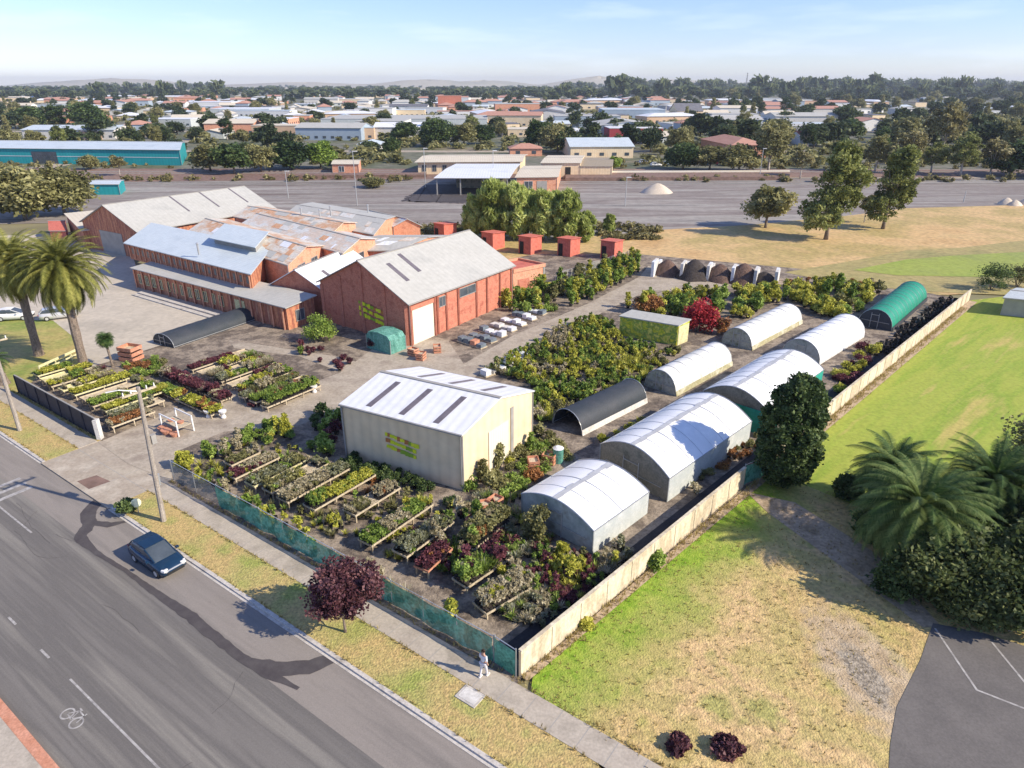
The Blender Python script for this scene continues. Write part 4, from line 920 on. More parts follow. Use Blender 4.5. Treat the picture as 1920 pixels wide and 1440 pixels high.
# palms
def date_palm(label,loc,h,lean,r,L,n,mk,seed,dead=True,name='date_palm'):
    t=thing(name,label,'palm',loc)
    pts=[];N_=8
    for i in range(N_+1):
        f=i/N_; pts.append((lean[0]*f**1.5,lean[1]*f**1.5,h*f-(.1 if i==0 else 0)))
    m=MB(); m.tube(pts,[r*(1.35 if i==0 else 1+.10*(i%2)) for i in range(N_+1)],10); m.build('trunk',K['bark'],t)
    top=Vector(pts[-1]); MB().tube([top-Z*.7,top-Z*.1,top+Z*.5],[r*1.0,r*1.75,r*.8],10).build('crown_boss',K['frond_dead'],t)
    obj('crown',palm_fronds('crown',seed,mk,n,L,.07,rise=(-1.0 if mk=='leaf_palm' else -.7,1.4)),t,tuple(top+Z*.3))
    if dead: obj('dead_fronds',palm_fronds('dead_fronds',seed+1,'frond_dead',int(n*.22),L*.75,.07,rise=(-1.35,-.9)),t,tuple(top))
    return t
date_palm('tall date palm with a full green crown on the forecourt lawn',G(160,694)+Z*.12,10.6,(-.3,.8),.42,5.3,210,'leaf_palm',1)
date_palm('second date palm with orange dead fronds at the left edge',G(74,668)+Z*.12,10.4,(-.1,.4),.42,5.0,190,'leaf_palm',5)
date_palm('short trunked dark date palm with the widest crown on the right lawn',Vector((25.2,35.4,.1)),3.6,(0,0),.5,4.6,170,'leaf_palmdk',9)
date_palm('smaller dark date palm behind the widest one',Vector((31.4,38.4,.1)),3.6,(.2,0),.45,4.2,140,'leaf_palmdk',13)
date_palm('low dark palm between the widest palm and the dark tree',Vector((26.5,41.0,.1)),3.2,(0,0),.4,3.4,100,'leaf_palmdk',17,dead=False)
t=date_palm('little cabbage palm with a mop head beside the benches',G(212,690)+Z*.12,2.9,(-.1,0),.12,1.0,60,'leaf_palmdk',21,dead=False,name='cabbage_palm')
date_palm('grey palm trunk cut by the left edge of the lawn',G(8,722)+Z*.12,2.4,(-.6,0),.5,2.0,40,'leaf_palmdk',25)
# bushes on the right
def bush(label,loc,R,nc,per,leaf,mk,seed,name='bush',cr=.32,stem=True):
    t=thing(name,label,'bush',loc); V,T=crown_arr(seed,R,nc,per,leaf,cr,'round',R[2]*.82,.5)
    obj('foliage',mesh_np('foliage',V,T,K[mk]),t)
    if stem:
        m=MB(); rng=random.Random(seed)
        for k in range(5):
            a=rng.uniform(0,6.28); m.tube([(0,0,-.05),(math.cos(a)*R[0]*.3,math.sin(a)*R[0]*.3,R[2]*.8)],[.07,.03],5)
        m.build('stem',K['bark'],t)
    return t
for k,(px,py,R,mk,lab) in enumerate((
 (1760,1130,(3.4,2.6,2.6),'leaf_mid','olive grey spreading bush below the widest palm'),
 (1845,1150,(3.2,2.6,2.8),'leaf_mid','second olive grey bush above the dark kerb of the car park'),
 (1925,1135,(3.0,2.6,2.9),'leaf_mid','green grey bush at the right edge above the car park'),
 (1715,1065,(1.9,1.7,1.5),'leaf_dark','low dark bush under the fronds of the widest palm'),
 (1880,1035,(2.8,2.6,2.6),'leaf_mid','olive bush between the two palms and the right edge'),
 (1930,960,(3.0,3.0,4.6),'leaf_olive','tall yellowish green tree like bush cut by the right edge'),
 (1985,1080,(3.4,3,3.4),'leaf_mid','large bush just past the right edge'),
 (1645,1010,(1.6,1.4,1.2),'leaf_dark','small dark bush left of the trunk of the widest palm'),
 (1690,1110,(1.8,1.5,1.5),'leaf_dark','dark green bush at the lower left of the bush mass'),
 (1790,1060,(2.4,2.2,2.2),'leaf_dark','dark green bush in the middle of the bush mass'),
 (1800,1165,(2.0,1.5,1.6),'leaf_mid','front olive grey bush touching the car park kerb'),
 (1890,1185,(2.4,1.6,2.0),'leaf_mid','front olive bush touching the car park kerb'),
 (1590,930,(1.2,1.0,.9),'leaf_dark','low dark bush by the shaded brown strip under the low palm'))):
    bush(lab,G(px,py),R,44,230,.17,mk,60+k)
for k,(px,py,R,mk,lab,name) in enumerate((
 (598,640,(2.3,1.9,1.9),'leaf_green','rounded bright green bush in front of the brick warehouse','bush'),
 (240,965,(.9,.7,.7),'leaf_dark','small dark bush on the verge beside the round pale sign','bush'),
 (1858,545,(2.8,2.2,2.3),'leaf_dark','dark hedge bush left of the grey brown shed','bush'),
 (1906,540,(2.6,2.2,2.4),'leaf_olive','olive hedge bush behind the grey brown shed','bush'),
 (1272,1404,(.6,.5,.38),'leaf_purple','small burgundy shrub at the bottom of the lawn, left one','bush'),
 (1362,1412,(.8,.6,.45),'leaf_purple','larger burgundy shrub at the bottom of the lawn, right one','bush'),
 (1222,1062,(.9,.7,.6),'leaf_green','green climber spilling over the cream wall','bush'),
 (1098,1178,(.5,.4,.35),'leaf_yellow','small yellow green weed clump at the foot of the wall','bush'),
 (1330,620,(2.0,1.9,2.2),'leaf_red','',''),
 (345,880,(.8,.7,1.0),'leaf_yellow','feathery yellow green shrub at the driveway end of the front fence','bush'),
 (1004,1010,(1.0,.9,1.5),'leaf_olive','tall olive shrub against the corner of the nearest greenhouse','bush'),
 (1054,1045,(.5,.5,.65),'leaf_yellow','golden yellow shrub in front of the nearest greenhouse','bush'),
 (1034,1102,(.4,.4,.5),'leaf_yellow','small golden shrub near the cream wall','bush'),
 (998,545,(1.6,1.4,1.7),'leaf_green','dark green bush against the brick annex','bush'),
 (700,655,(.9,.8,.8),'leaf_burgundy','burgundy bush left of the green cloth cage','bush'),
 (868,590,(.9,.7,1.5),'leaf_yellow','yellow green climber on the warehouse wall nearest the roller door','bush'),
 (905,575,(.7,.6,1.8),'leaf_yellow','yellow green climber in the middle of the warehouse side wall','bush'),
 (940,575,(.9,.8,1.6),'leaf_yellow','yellow shrub where the warehouse meets the annex','bush'))):
    if name: bush(lab,G(px,py),R,26,120,.14,mk,90+k,name)
bush('crimson red shrub beside the painted shed',G(1308,622),(2.3,2.1,2.2),34,160,.2,'leaf_red',201)
bush('rust orange shrub beside the gravel track',G(1216,588),(2.0,1.7,1.5),30,140,.18,'leaf_rust',202)
bush('pinkish brown shrub right of the crimson one',G(1352,628),(1.2,1.1,1.3),20,120,.16,'leaf_rust',203)

# ------------------------------------------------------------------ benches and potted plants
def bench_proto(L,W_,mk,h=.62):
    t=thing('timber_bench','','plant bench',(0,0,-500))
    m=MB(); n=max(3,int(W_/.16)); 
    for i in range(n): y=-W_/2+.07+(W_-.14)*i/(n-1); m.bar((-L/2,y,h-.03),(L/2,y,h-.03),.1,.035)
    m.build('bench_top',K[mk],t)
    m=MB()
    for y in (-W_/2,W_/2): m.bar((-L/2,y,h+.02),(L/2,y,h+.02),.045,.14)
    for x in (-L/2,L/2): m.bar((x,-W_/2,h+.02),(x,W_/2,h+.02),.045,.14)
    m.build('edge_rail',K[mk],t)
    k=max(2,int(L/1.8)+1)
    for i in range(k):
        for y in (-W_/2+.1,W_/2-.1): MB().bar((-L/2+.12+(L-.24)*i/(k-1),y,0),(-L/2+.12+(L-.24)*i/(k-1),y,h-.04),.08,.08).build('leg',K['wood'],t)
    return t
PLK=['leaf_green','leaf_yellow','leaf_olive','leaf_dark','leaf_burgundy','leaf_silver','leaf_rust','leaf_pale','leaf_red']
ADJ={'leaf_green':'mid green','leaf_yellow':'yellow green','leaf_olive':'olive green','leaf_dark':'dark green','leaf_burgundy':'burgundy leaved','leaf_silver':'silver grey','leaf_rust':'rusty orange','leaf_pale':'pale cream flecked','leaf_red':'red leaved'}
def plant_arr(form,seed):
    if form=='bushy': return crown_arr(seed,(.20,.20,.19),7,22,.085,.5,'round',.30)
    if form=='spiky':
        rng=np.random.default_rng(seed); V=[];T=[]
        for k in range(60):
            a=rng.random()*6.283; e=rng.uniform(.5,1.4); l=rng.uniform(.25,.5); d=np.array([math.cos(a)*math.cos(e),math.sin(a)*math.cos(e),math.sin(e)]); s=np.array([-math.sin(a),math.cos(a),0])*.02; b=np.array([0,0,.14])
            V+=[b-s,b+s,b+d*l+s*.3-np.array([0,0,.05]),b+d*l-s*.3-np.array([0,0,.05])]; T.append(rng.random())
        return np.array(V),np.array(T)
    if form=='tall': return crown_arr(seed,(.15,.15,.34),8,20,.08,.55,'column',.50)
    if form=='shrub': return crown_arr(seed,(.52,.50,.58),16,42,.13,.42,'round',.66)
    if form=='upright': return crown_arr(seed,(.40,.38,1.0),20,40,.13,.45,'column',1.15)
    if form=='mound': return crown_arr(seed,(.60,.60,.36),14,42,.12,.42,'round',.34)
FORMS={f:[plant_arr(f,s) for s in (1,2,3)] for f in ('bushy','spiky','tall','shrub','upright','mound')}
_pm={}
def plant_mesh(form,i,mk):
    k=(form,i,mk)
    if k not in _pm: V,T=FORMS[form][i]; _pm[k]=mesh_np('foliage',V,T,K[mk])
    return _pm[k]
def pot_mb(r,h,mk):
    m=MB(); m.tube([(0,0,0),(0,0,h)],[r*.75,r],8,cap=False); m.poly([(r*.92*math.cos(2*PI*k/8),r*.92*math.sin(2*PI*k/8),h*.88) for k in range(8)],1)
    return m
_o=pot_mb(.11,.16,'pot').build('pot',[K['pot'],K['soilpile']]); POTS=_o.data; bpy.data.objects.remove(_o)
_o=pot_mb(.22,.26,'pot').build('pot',[K['pot'],K['soilpile']]); POTL=_o.data; bpy.data.objects.remove(_o)
SM=[];LG=[]       # small potted plants, larger potted shrubs: (dist, pos, form, variant, leaf, scale, zone)
rp_=random.Random(7)
def add_small(p,form,mk,sc,zone): SM.append(((p-Vector((0,0,CAMH))).length,p,form,rp_.randrange(3),mk,sc,zone))
def add_large(p,form,mk,sc,zone): LG.append(((p-Vector((0,0,CAMH))).length/max(.4,sc),p,form,rp_.randrange(3),mk,sc,zone))
_bp={}
def bench(loc,rz,L,W_,mk,label,group,pal,zone,fill=.9,h=.62,sc=(.75,1.25)):
    key=(round(L,1),W_,mk,h)
    if key not in _bp: b=_bp[key]=bench_proto(L,W_,mk,h)
    else: b=copy_tree(_bp[key],(0,0,0))
    b.location=loc; b.rotation_euler.z=rz; b['label']=label; b['category']='plant bench'
    if group: b['group']=group
    R=Matrix.Rotation(rz,3,'Z'); nx=int(L/.25); ny=max(2,int(W_/.25)); blk=None
    for i in range(nx):
        if blk is None or rp_.random()<.16: blk=(rp_.choice(pal),rp_.choice(['bushy','bushy','spiky','tall','bushy']),rp_.random()<fill,rp_.uniform(*sc))
        if not blk[2]: continue
        for j in range(ny):
            if rp_.random()>.93: continue
            q=Vector((-L/2+.17+(L-.34)*i/max(1,nx-1)+rp_.uniform(-.03,.03),-W_/2+.17+(W_-.34)*j/(ny-1)+rp_.uniform(-.03,.03),h))
            add_small(Vector(loc)+R@q,blk[1],blk[0] if rp_.random()<.85 else rp_.choice(pal),blk[3]*rp_.uniform(.85,1.15),zone)
PALA=['leaf_green','leaf_yellow','leaf_olive','leaf_silver','leaf_pale','leaf_green','leaf_burgundy','leaf_pale','leaf_olive']
VH=ROADH+PI/2
FB='timber benches of potted plants behind the front fence'
ordn=['first','second','third','fourth','fifth','sixth','seventh','eighth','ninth','tenth']
n_=0
for u,v0,v1,w_,mk,pal in ((-45.2,24.6,27.2,1.1,'wood',['leaf_burgundy','leaf_olive','leaf_pale']),(-43.3,23.6,27.6,1.2,'wood',PALA),(-41.2,23.8,28.6,1.2,'woody',['leaf_silver','leaf_olive','leaf_green']),(-39.4,24.0,29.4,1.2,'wood',PALA),(-37.5,23.9,29.8,1.3,'wood',['leaf_silver','leaf_pale','leaf_olive']),(-35.2,24.4,30.2,1.3,'wood',['leaf_green','leaf_yellow','leaf_green']),(-32.4,25.6,30.0,1.3,'wood',['leaf_pale','leaf_rust','leaf_olive']),(-29.0,23.9,29.8,1.3,'wood',['leaf_yellow','leaf_green','leaf_pale']),(-26.4,24.4,29.0,1.3,'wood',['leaf_silver','leaf_olive','leaf_green'])):
    n_+=1
    bench(RD(u,(v0+v1)/2,.12),VH,v1-v0,w_,mk,'%s timber plant bench from the driveway end behind the front fence'%ordn[n_-1],FB,pal,'on the front fence benches')
for k,(u,v0,v1,pal) in enumerate(((-23.6,27.6,31.6,['leaf_olive','leaf_rust','leaf_pale']),(-21.4,24.6,28.6,['leaf_green','leaf_silver','leaf_burgundy']),(-18.9,23.6,27.4,['leaf_green','leaf_yellow','leaf_pale']))):
    bench(RD(u,(v0+v1)/2,.12),VH-.12*k,v1-v0,1.3,'wood','weathered bench near the wall corner, %s from the purple street tree'%ordn[k],FB,pal,'on the front fence benches',h=.45,sc=(1.0,1.7))
bench(RD(-24.4,25.4,.12),VH+.1,2.6,1.1,'terra','short reddish bench near the purple street tree',None,['leaf_burgundy','leaf_rust'],'on the timber benches behind the front fence',fill=.5)
LB='timber benches of the left hand display by the panel fence'
n_=0
for k,(u,v0,v1,mk,pal) in enumerate(((-77.0,23.6,27.0,'woody',['leaf_yellow','leaf_green']),(-75.0,23.4,28.0,'woody',['leaf_yellow','leaf_olive']),(-73.0,23.2,28.6,'wood',PALA),(-71.0,23.4,28.6,'woody',['leaf_yellow','leaf_pale']),(-69.0,23.6,29.0,'woody',['leaf_yellow','leaf_rust','leaf_yellow']),(-67.0,23.6,29.6,'wood',['leaf_silver','leaf_pale','leaf_yellow']),(-65.0,23.4,29.8,'wood',PALA),(-63.0,23.6,30.2,'woody',['leaf_yellow','leaf_green']),(-61.0,23.2,28.0,'wood',['leaf_pale','leaf_silver']),(-59.4,22.4,26.2,'wood',['leaf_rust','leaf_pale']))):
    bench(RD(u,(v0+v1)/2,.12),VH,v1-v0,1.15,mk,'%s bench from the far end of the display behind the navy panel fence'%ordn[k],LB,pal,'on the panel fence benches',fill=.82)
CB='rows of benches in the centre display before the office'
n_=0
for k in range(9):
    u=-66+k*1.75; v0=33.8 if k<6 else 32.8; v1=40.8-k*.22
    bench(RD(u,(v0+v1)/2,.12),VH,v1-v0,1.05,'wood','%s bench from the left in the centre display before the office'%ordn[k],CB,PALA+['leaf_yellow','leaf_green','leaf_rust'],'on the centre display benches',fill=.9,h=.5,sc=(.9,1.5))
HB='low rows of purple and mixed plants beside the centre display'
for k,(u0,u1,v,pal) in enumerate(((-67.5,-56.5,31.9,['leaf_burgundy','leaf_burgundy','leaf_pale']),(-64,-54.5,29.6,['leaf_green','leaf_rust','leaf_yellow']))):
    bench(RD((u0+u1)/2,v,.12),ROADH,u1-u0,1.2,'wood',['long low bench of purple plants beside the centre display','long low bench of green and rust plants by the inner driveway'][k],None,pal,'on the long low benches',h=.35,sc=(1.1,1.6))
def inpoly(x,y,P):
    c=False;j=len(P)-1
    for i in range(len(P)):
        if (P[i][1]>y)!=(P[j][1]>y) and x<(P[j][0]-P[i][0])*(y-P[i][1])/(P[j][1]-P[i][1])+P[i][0]: c=not c
        j=i
    return c
def scatter(poly_px,spacing,forms,pal,sc,zone,large=True,jit=.35,hd=WH,skip=.08,row=1.0):
    P=[tuple(G(*p).xy) for p in poly_px]; x0=min(p[0] for p in P);x1=max(p[0] for p in P);y0=min(p[1] for p in P);y1=max(p[1] for p in P)
    cx,cy=(x0+x1)/2,(y0+y1)/2; R=math.hypot(x1-x0,y1-y0)/2; n=int(R/spacing)+1; c,s=math.cos(hd),math.sin(hd); nz_=rp_.uniform(0,99)
    for i in range(-n,n+1):
        for j in range(-n,n+1):
            a=i*spacing+rp_.uniform(-jit,jit)*spacing; b=j*spacing*row+rp_.uniform(-jit,jit)*spacing
            x=cx+a*c-b*s; y=cy+a*s+b*c
            if not inpoly(x,y,P) or rp_.random()<skip or (large and n>9 and i%4==0): continue
            nv=noise.noise(Vector((x*.22+nz_,y*.22,0)))*.62+.5+rp_.uniform(-.10,.10)
            mk=pal[min(len(pal)-1,max(0,int(nv*len(pal))))]
            f=forms[min(len(forms)-1,max(0,int((noise.noise(Vector((x*.3,y*.3,nz_)))*.6+.5+rp_.uniform(-.15,.15))*len(forms))))]; skf=noise.noise(Vector((x*.6,y*.6,nz_+40)))
            if skf>.28: continue
            (add_large if large else add_small)(Vector((x,y,.12)),f,mk,rp_.uniform(*sc),zone)
scatter([(330,890),(345,878),(500,965),(700,1085),(760,1118),(900,1185),(895,1200),(740,1135),(560,1030)],.75,['bushy','tall','spiky'],['leaf_yellow','leaf_yellow','leaf_green','leaf_pale','leaf_yellow'],(1.3,2.2),'in the strip just inside the front fence',large=False,hd=ROADH)
scatter([(760,1010),(870,950),(900,930),(975,930),(990,985),(1110,1060),(1165,1020),(1190,1050),(1010,1185),(930,1160),(900,1130),(800,1060)],.85,['shrub','mound','upright','shrub'],['leaf_olive','leaf_green','leaf_silver','leaf_yellow','leaf_burgundy','leaf_green','leaf_pale','leaf_rust'],(.45,1.0),'before the nearest greenhouse',hd=ROADH,skip=.66)
scatter([(760,1010),(870,950),(900,930),(975,930),(990,985),(1110,1060),(1165,1020),(1190,1050),(1010,1185),(930,1160),(900,1130),(800,1060)],.36,['bushy','spiky','tall'],['leaf_olive','leaf_green','leaf_silver','leaf_pale','leaf_green','leaf_burgundy','leaf_yellow'],(.8,1.4),'on the ground before the nearest greenhouse',large=False,hd=ROADH,skip=.15)
scatter([(345,885),(480,812),(640,880),(860,955),(760,1075),(620,1010),(480,945)],.62,['bushy','spiky','tall'],['leaf_pale','leaf_green','leaf_yellow','leaf_olive','leaf_green','leaf_rust'],(.8,1.5),'on the ground between the front benches',large=False,hd=ROADH,skip=.45)
scatter([(640,872),(660,862),(865,935),(862,955),(840,952),(640,890)],.7,['shrub','shrub','mound'],['leaf_dark','leaf_dark','leaf_green'],(.5,.85),'along the shaded front wall of the cream shed',hd=ROADH,skip=.03)
scatter([(555,790),(640,770),(648,870),(600,860),(565,830)],.95,['shrub','upright'],['leaf_dark','leaf_green','leaf_burgundy'],(.6,1.2),'in the shade left of the cream shed',skip=.25)
scatter([(372,838),(520,795),(560,810),(545,830),(480,840),(390,868)],.7,['upright','shrub'],['leaf_yellow','leaf_green','leaf_pale'],(.5,.9),'in the row lining the inner driveway',hd=ROADH+.3,skip=.15)
scatter([(872,935),(880,905),(960,850),(1005,815),(1045,835),(1075,860),(985,915),(930,935)],.8,['shrub','mound','upright'],['leaf_yellow','leaf_olive','leaf_green','leaf_rust'],(.6,1.2),'beside the lit end of the cream shed',skip=.15)
scatter([(905,700),(1000,655),(1060,612),(1130,600),(1165,640),(1225,660),(1290,655),(1210,712),(1190,735),(1055,790),(1000,800),(1000,735),(985,720)],.80,['shrub','mound','shrub'],['leaf_olive','leaf_green','leaf_yellow','leaf_olive','leaf_pale','leaf_green','leaf_rust'],(.45,.95),'in the beds beside the gravel track',skip=.20)
scatter([(905,700),(1000,655),(1060,612),(1130,600),(1165,640),(1225,660),(1210,712),(1190,735),(1055,790),(1000,800),(1000,735),(985,720)],.6,['bushy','tall','spiky'],['leaf_olive','leaf_green','leaf_yellow','leaf_pale'],(1.2,2.0),'in the beds beside the gravel track',large=False,skip=.1)
scatter([(1040,535),(1120,510),(1195,488),(1200,510),(1120,560),(1050,592),(935,585),(935,570),(980,555)],.95,['shrub','upright','mound'],['leaf_olive','leaf_green','leaf_yellow','leaf_green'],(.7,1.4),'beside the brick annex',skip=.12)
scatter([(1240,556),(1400,550),(1500,542),(1660,547),(1610,590),(1560,612),(1500,575),(1455,572),(1350,625),(1290,600),(1230,600),(1170,580)],1.05,['upright','shrub','shrub'],['leaf_olive','leaf_yellow','leaf_yellow','leaf_green','leaf_yellow','leaf_olive'],(.9,1.6),'in the big stock block at the back of the nursery',skip=.10)
scatter([(1460,528),(1640,532),(1650,545),(1470,545)],1.1,['shrub','mound'],['leaf_olive','leaf_pale','leaf_rust','leaf_olive'],(.5,1.0),'at the ragged back edge of the nursery',skip=.35)
scatter([(1560,705),(1620,650),(1655,640),(1640,680),(1580,745),(1560,735)],.85,['shrub','mound'],['leaf_green','leaf_yellow','leaf_burgundy','leaf_rust'],(.6,1.2),'between the bright tunnel and the cream wall',skip=.1)
scatter([(1285,905),(1420,815),(1430,835),(1300,925)],.6,['mound','shrub'],['leaf_yellow','leaf_olive','leaf_rust'],(.4,.75),'along the sunny side of the longest greenhouse')
scatter([(1098,835),(1225,778),(1232,786),(1110,845)],.5,['mound','shrub'],['leaf_yellow','leaf_olive'],(.4,.65),'along the side of the black tunnel')
scatter([(560,650),(640,665),(670,680),(640,700),(560,665)],.9,['shrub','mound'],['leaf_green','leaf_burgundy','leaf_yellow'],(.5,.9),'between the green bush and the centre display',skip=.3)
scatter([(235,690),(300,670),(320,700),(290,712),(240,705)],.6,['shrub','mound'],['leaf_rust','leaf_green','leaf_olive','leaf_burgundy'],(.5,.9),'by the cabbage palm')
scatter([(455,740),(480,725),(497,745),(480,765),(458,762)],.5,['shrub','mound'],['leaf_burgundy','leaf_rust'],(.5,.8),'in the round island in the inner driveway',skip=.05)
scatter([(1285,935),(1330,895),(1340,900),(1240,985),(1225,985)],.7,['shrub','mound'],['leaf_green','leaf_pale','leaf_olive'],(.4,.8),'beside the aisle along the boundary wall',skip=.2)
for lst,root_name,pm,cat,lim in ((SM,'potted_plant',POTS,'potted plant',300),(LG,'potted_shrub',POTL,'potted shrub',290)):
    lst.sort(key=lambda a:a[0])
    for (d,p,form,i,mk,sc,zone) in lst[:lim]:
        fd={'bushy':'leafy','spiky':'spiky','tall':'slender','shrub':'bushy','upright':'upright','mound':'low mounded'}[form]
        lab='%s %s %s %s'%(ADJ[mk],fd,cat,zone)
        t=thing(root_name,lab,cat,p,rp_.uniform(0,6.28),lab); t.scale=(sc,sc,sc)
        obj('foliage',plant_mesh(form,i,mk),t); obj('pot',pm,t)
    rest=lst[lim:]; V=[];T=[];F=[]; mats=[K[m_] for m_ in PLK]; mi=[]
    for (d,p,form,i,mk,sc,zone) in rest:
        v,tt=FORMS[form][i]; a=rp_.uniform(0,6.28); c,s=math.cos(a),math.sin(a); R=np.array([[c,-s,0],[s,c,0],[0,0,1]])
        V.append(v@R.T*sc+np.array(p)); T.append(np.clip(tt+rp_.uniform(-.15,.15),0,1)); mi.append(np.full(len(tt),PLK.index(mk)))
        # pot: a squat four sided box of quads
        r=.12*sc if pm is POTS else .2*sc; h=.16*sc if pm is POTS else .24*sc; q=np.array(p)
        cs=[q+np.array([x*r,y*r,0]) for x,y in ((-1,-1),(1,-1),(1,1),(-1,1))]
        for k in range(4): a0,a1=cs[k],cs[(k+1)%4]; V.append(np.array([a0,a1,a1+[0,0,h],a0+[0,0,h]])); T.append(np.array([.5])); mi.append(np.array([len(PLK)]))
    if V:
        me=mesh_np(root_name+'s',np.concatenate(V),np.concatenate(T),mats[0])
        for m_ in mats[1:]: me.materials.append(m_)
        me.materials.append(K['pot']); me.polygons.foreach_set('material_index',np.concatenate(mi).astype('i'))
        tag(obj(root_name+'s',me),'further small potted stock filling the display rows' if pm is POTS else 'further potted shrubs filling the stock beds',cat,None,'stuff')
    print(root_name,len(lst))
print('part3 ok')
# greener grass along the wall foot (its own watering line)
q=[wa+wn*.6+wd*.3,wa+wn*.95+wd*24,wa+wn*2.1+wd*24.2,wa+wn*2.9+wd*14,wa+wn*3.6+wd*6,wa+wn*3.2+wd*.8]
lm_=K['lawn'].node_tree; L_=lm_.links; N_=lm_.nodes; pb=N_['Principled BSDF']; old=pb.inputs['Base Color'].links[0].from_socket
tcn=N_.new('ShaderNodeTexCoord'); dp=N_.new('ShaderNodeVectorMath'); dp.operation='DOT_PRODUCT'; dp.inputs[1].default_value=(wn.x,wn.y,0)
sb=N_.new('ShaderNodeVectorMath'); sb.operation='SUBTRACT'; sb.inputs[1].default_value=(wa.x,wa.y,0); L_.new(tcn.outputs['Object'],sb.inputs[0]); L_.new(sb.outputs[0],dp.inputs[0])
nn_=N_.new('ShaderNodeTexNoise'); nn_.inputs['Scale'].default_value=.35; nn_.inputs['Detail'].default_value=5; L_.new(tcn.outputs['Object'],nn_.inputs['Vector'])
ma_=N_.new('ShaderNodeMath'); ma_.operation='MULTIPLY_ADD'; ma_.inputs[1].default_value=-7; L_.new(nn_.outputs['Fac'],ma_.inputs[0]); L_.new(dp.outputs['Value'],ma_.inputs[2])
mr_=N_.new('ShaderNodeMapRange'); mr_.inputs['From Min'].default_value=-2.5; mr_.inputs['From Max'].default_value=2.2; L_.new(ma_.outputs[0],mr_.inputs['Value'])
gn=N_.new('ShaderNodeTexNoise'); gn.inputs['Scale'].default_value=3; gn.inputs['Detail'].default_value=6; L_.new(tcn.outputs['Object'],gn.inputs['Vector'])
gr=N_.new('ShaderNodeValToRGB'); gr.color_ramp.elements[0].position=.35; gr.color_ramp.elements[1].position=.65; gr.color_ramp.elements[0].color=(.15,.28,.015,1); gr.color_ramp.elements[1].color=(.29,.40,.045,1); L_.new(gn.outputs['Fac'],gr.inputs['Fac'])
mxl=N_.new('ShaderNodeMixRGB'); L_.new(mr_.outputs[0],mxl.inputs['Fac']); L_.new(gr.outputs['Color'],mxl.inputs['Color1']); L_.new(old,mxl.inputs['Color2']); cur=mxl.outputs['Color']
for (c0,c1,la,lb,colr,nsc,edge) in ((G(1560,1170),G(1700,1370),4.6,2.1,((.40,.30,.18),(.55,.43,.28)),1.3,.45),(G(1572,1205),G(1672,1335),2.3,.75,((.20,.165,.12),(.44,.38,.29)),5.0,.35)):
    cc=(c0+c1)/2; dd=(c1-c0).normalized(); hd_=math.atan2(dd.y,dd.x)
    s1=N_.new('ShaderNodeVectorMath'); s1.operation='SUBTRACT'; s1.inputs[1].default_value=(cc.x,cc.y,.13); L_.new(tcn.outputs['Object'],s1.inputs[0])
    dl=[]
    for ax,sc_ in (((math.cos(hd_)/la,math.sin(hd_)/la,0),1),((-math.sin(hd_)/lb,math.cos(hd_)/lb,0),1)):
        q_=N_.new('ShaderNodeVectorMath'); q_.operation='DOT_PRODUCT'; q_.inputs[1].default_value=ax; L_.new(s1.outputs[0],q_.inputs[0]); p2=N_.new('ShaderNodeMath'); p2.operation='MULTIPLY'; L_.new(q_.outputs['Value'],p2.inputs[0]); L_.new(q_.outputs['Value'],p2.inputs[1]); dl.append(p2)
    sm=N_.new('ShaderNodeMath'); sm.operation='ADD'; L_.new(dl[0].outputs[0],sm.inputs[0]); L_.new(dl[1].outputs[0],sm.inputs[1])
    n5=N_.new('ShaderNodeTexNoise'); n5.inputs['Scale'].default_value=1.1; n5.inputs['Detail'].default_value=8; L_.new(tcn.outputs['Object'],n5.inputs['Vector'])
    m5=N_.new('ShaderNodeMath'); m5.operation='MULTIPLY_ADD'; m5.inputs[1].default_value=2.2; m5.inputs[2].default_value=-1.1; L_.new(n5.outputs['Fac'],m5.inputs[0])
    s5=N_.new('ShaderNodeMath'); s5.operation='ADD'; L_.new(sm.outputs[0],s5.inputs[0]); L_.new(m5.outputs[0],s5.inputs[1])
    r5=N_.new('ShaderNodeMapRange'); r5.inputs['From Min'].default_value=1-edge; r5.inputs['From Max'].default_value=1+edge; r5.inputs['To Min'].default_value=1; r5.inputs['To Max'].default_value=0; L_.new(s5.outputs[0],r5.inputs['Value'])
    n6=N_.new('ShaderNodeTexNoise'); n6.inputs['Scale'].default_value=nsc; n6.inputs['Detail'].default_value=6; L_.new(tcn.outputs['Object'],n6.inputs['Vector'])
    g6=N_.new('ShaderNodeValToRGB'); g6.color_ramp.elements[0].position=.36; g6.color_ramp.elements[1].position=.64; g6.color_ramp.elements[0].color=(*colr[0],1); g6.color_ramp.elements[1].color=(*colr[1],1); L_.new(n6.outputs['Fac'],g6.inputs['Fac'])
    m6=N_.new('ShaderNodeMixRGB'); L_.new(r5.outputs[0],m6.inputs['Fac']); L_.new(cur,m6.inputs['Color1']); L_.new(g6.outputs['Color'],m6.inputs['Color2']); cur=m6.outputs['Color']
L_.new(cur,pb.inputs['Base Color'])
# unused tree prototypes go away again
for k in PROTO.values():
    for p in k:
        p['_keep']=1
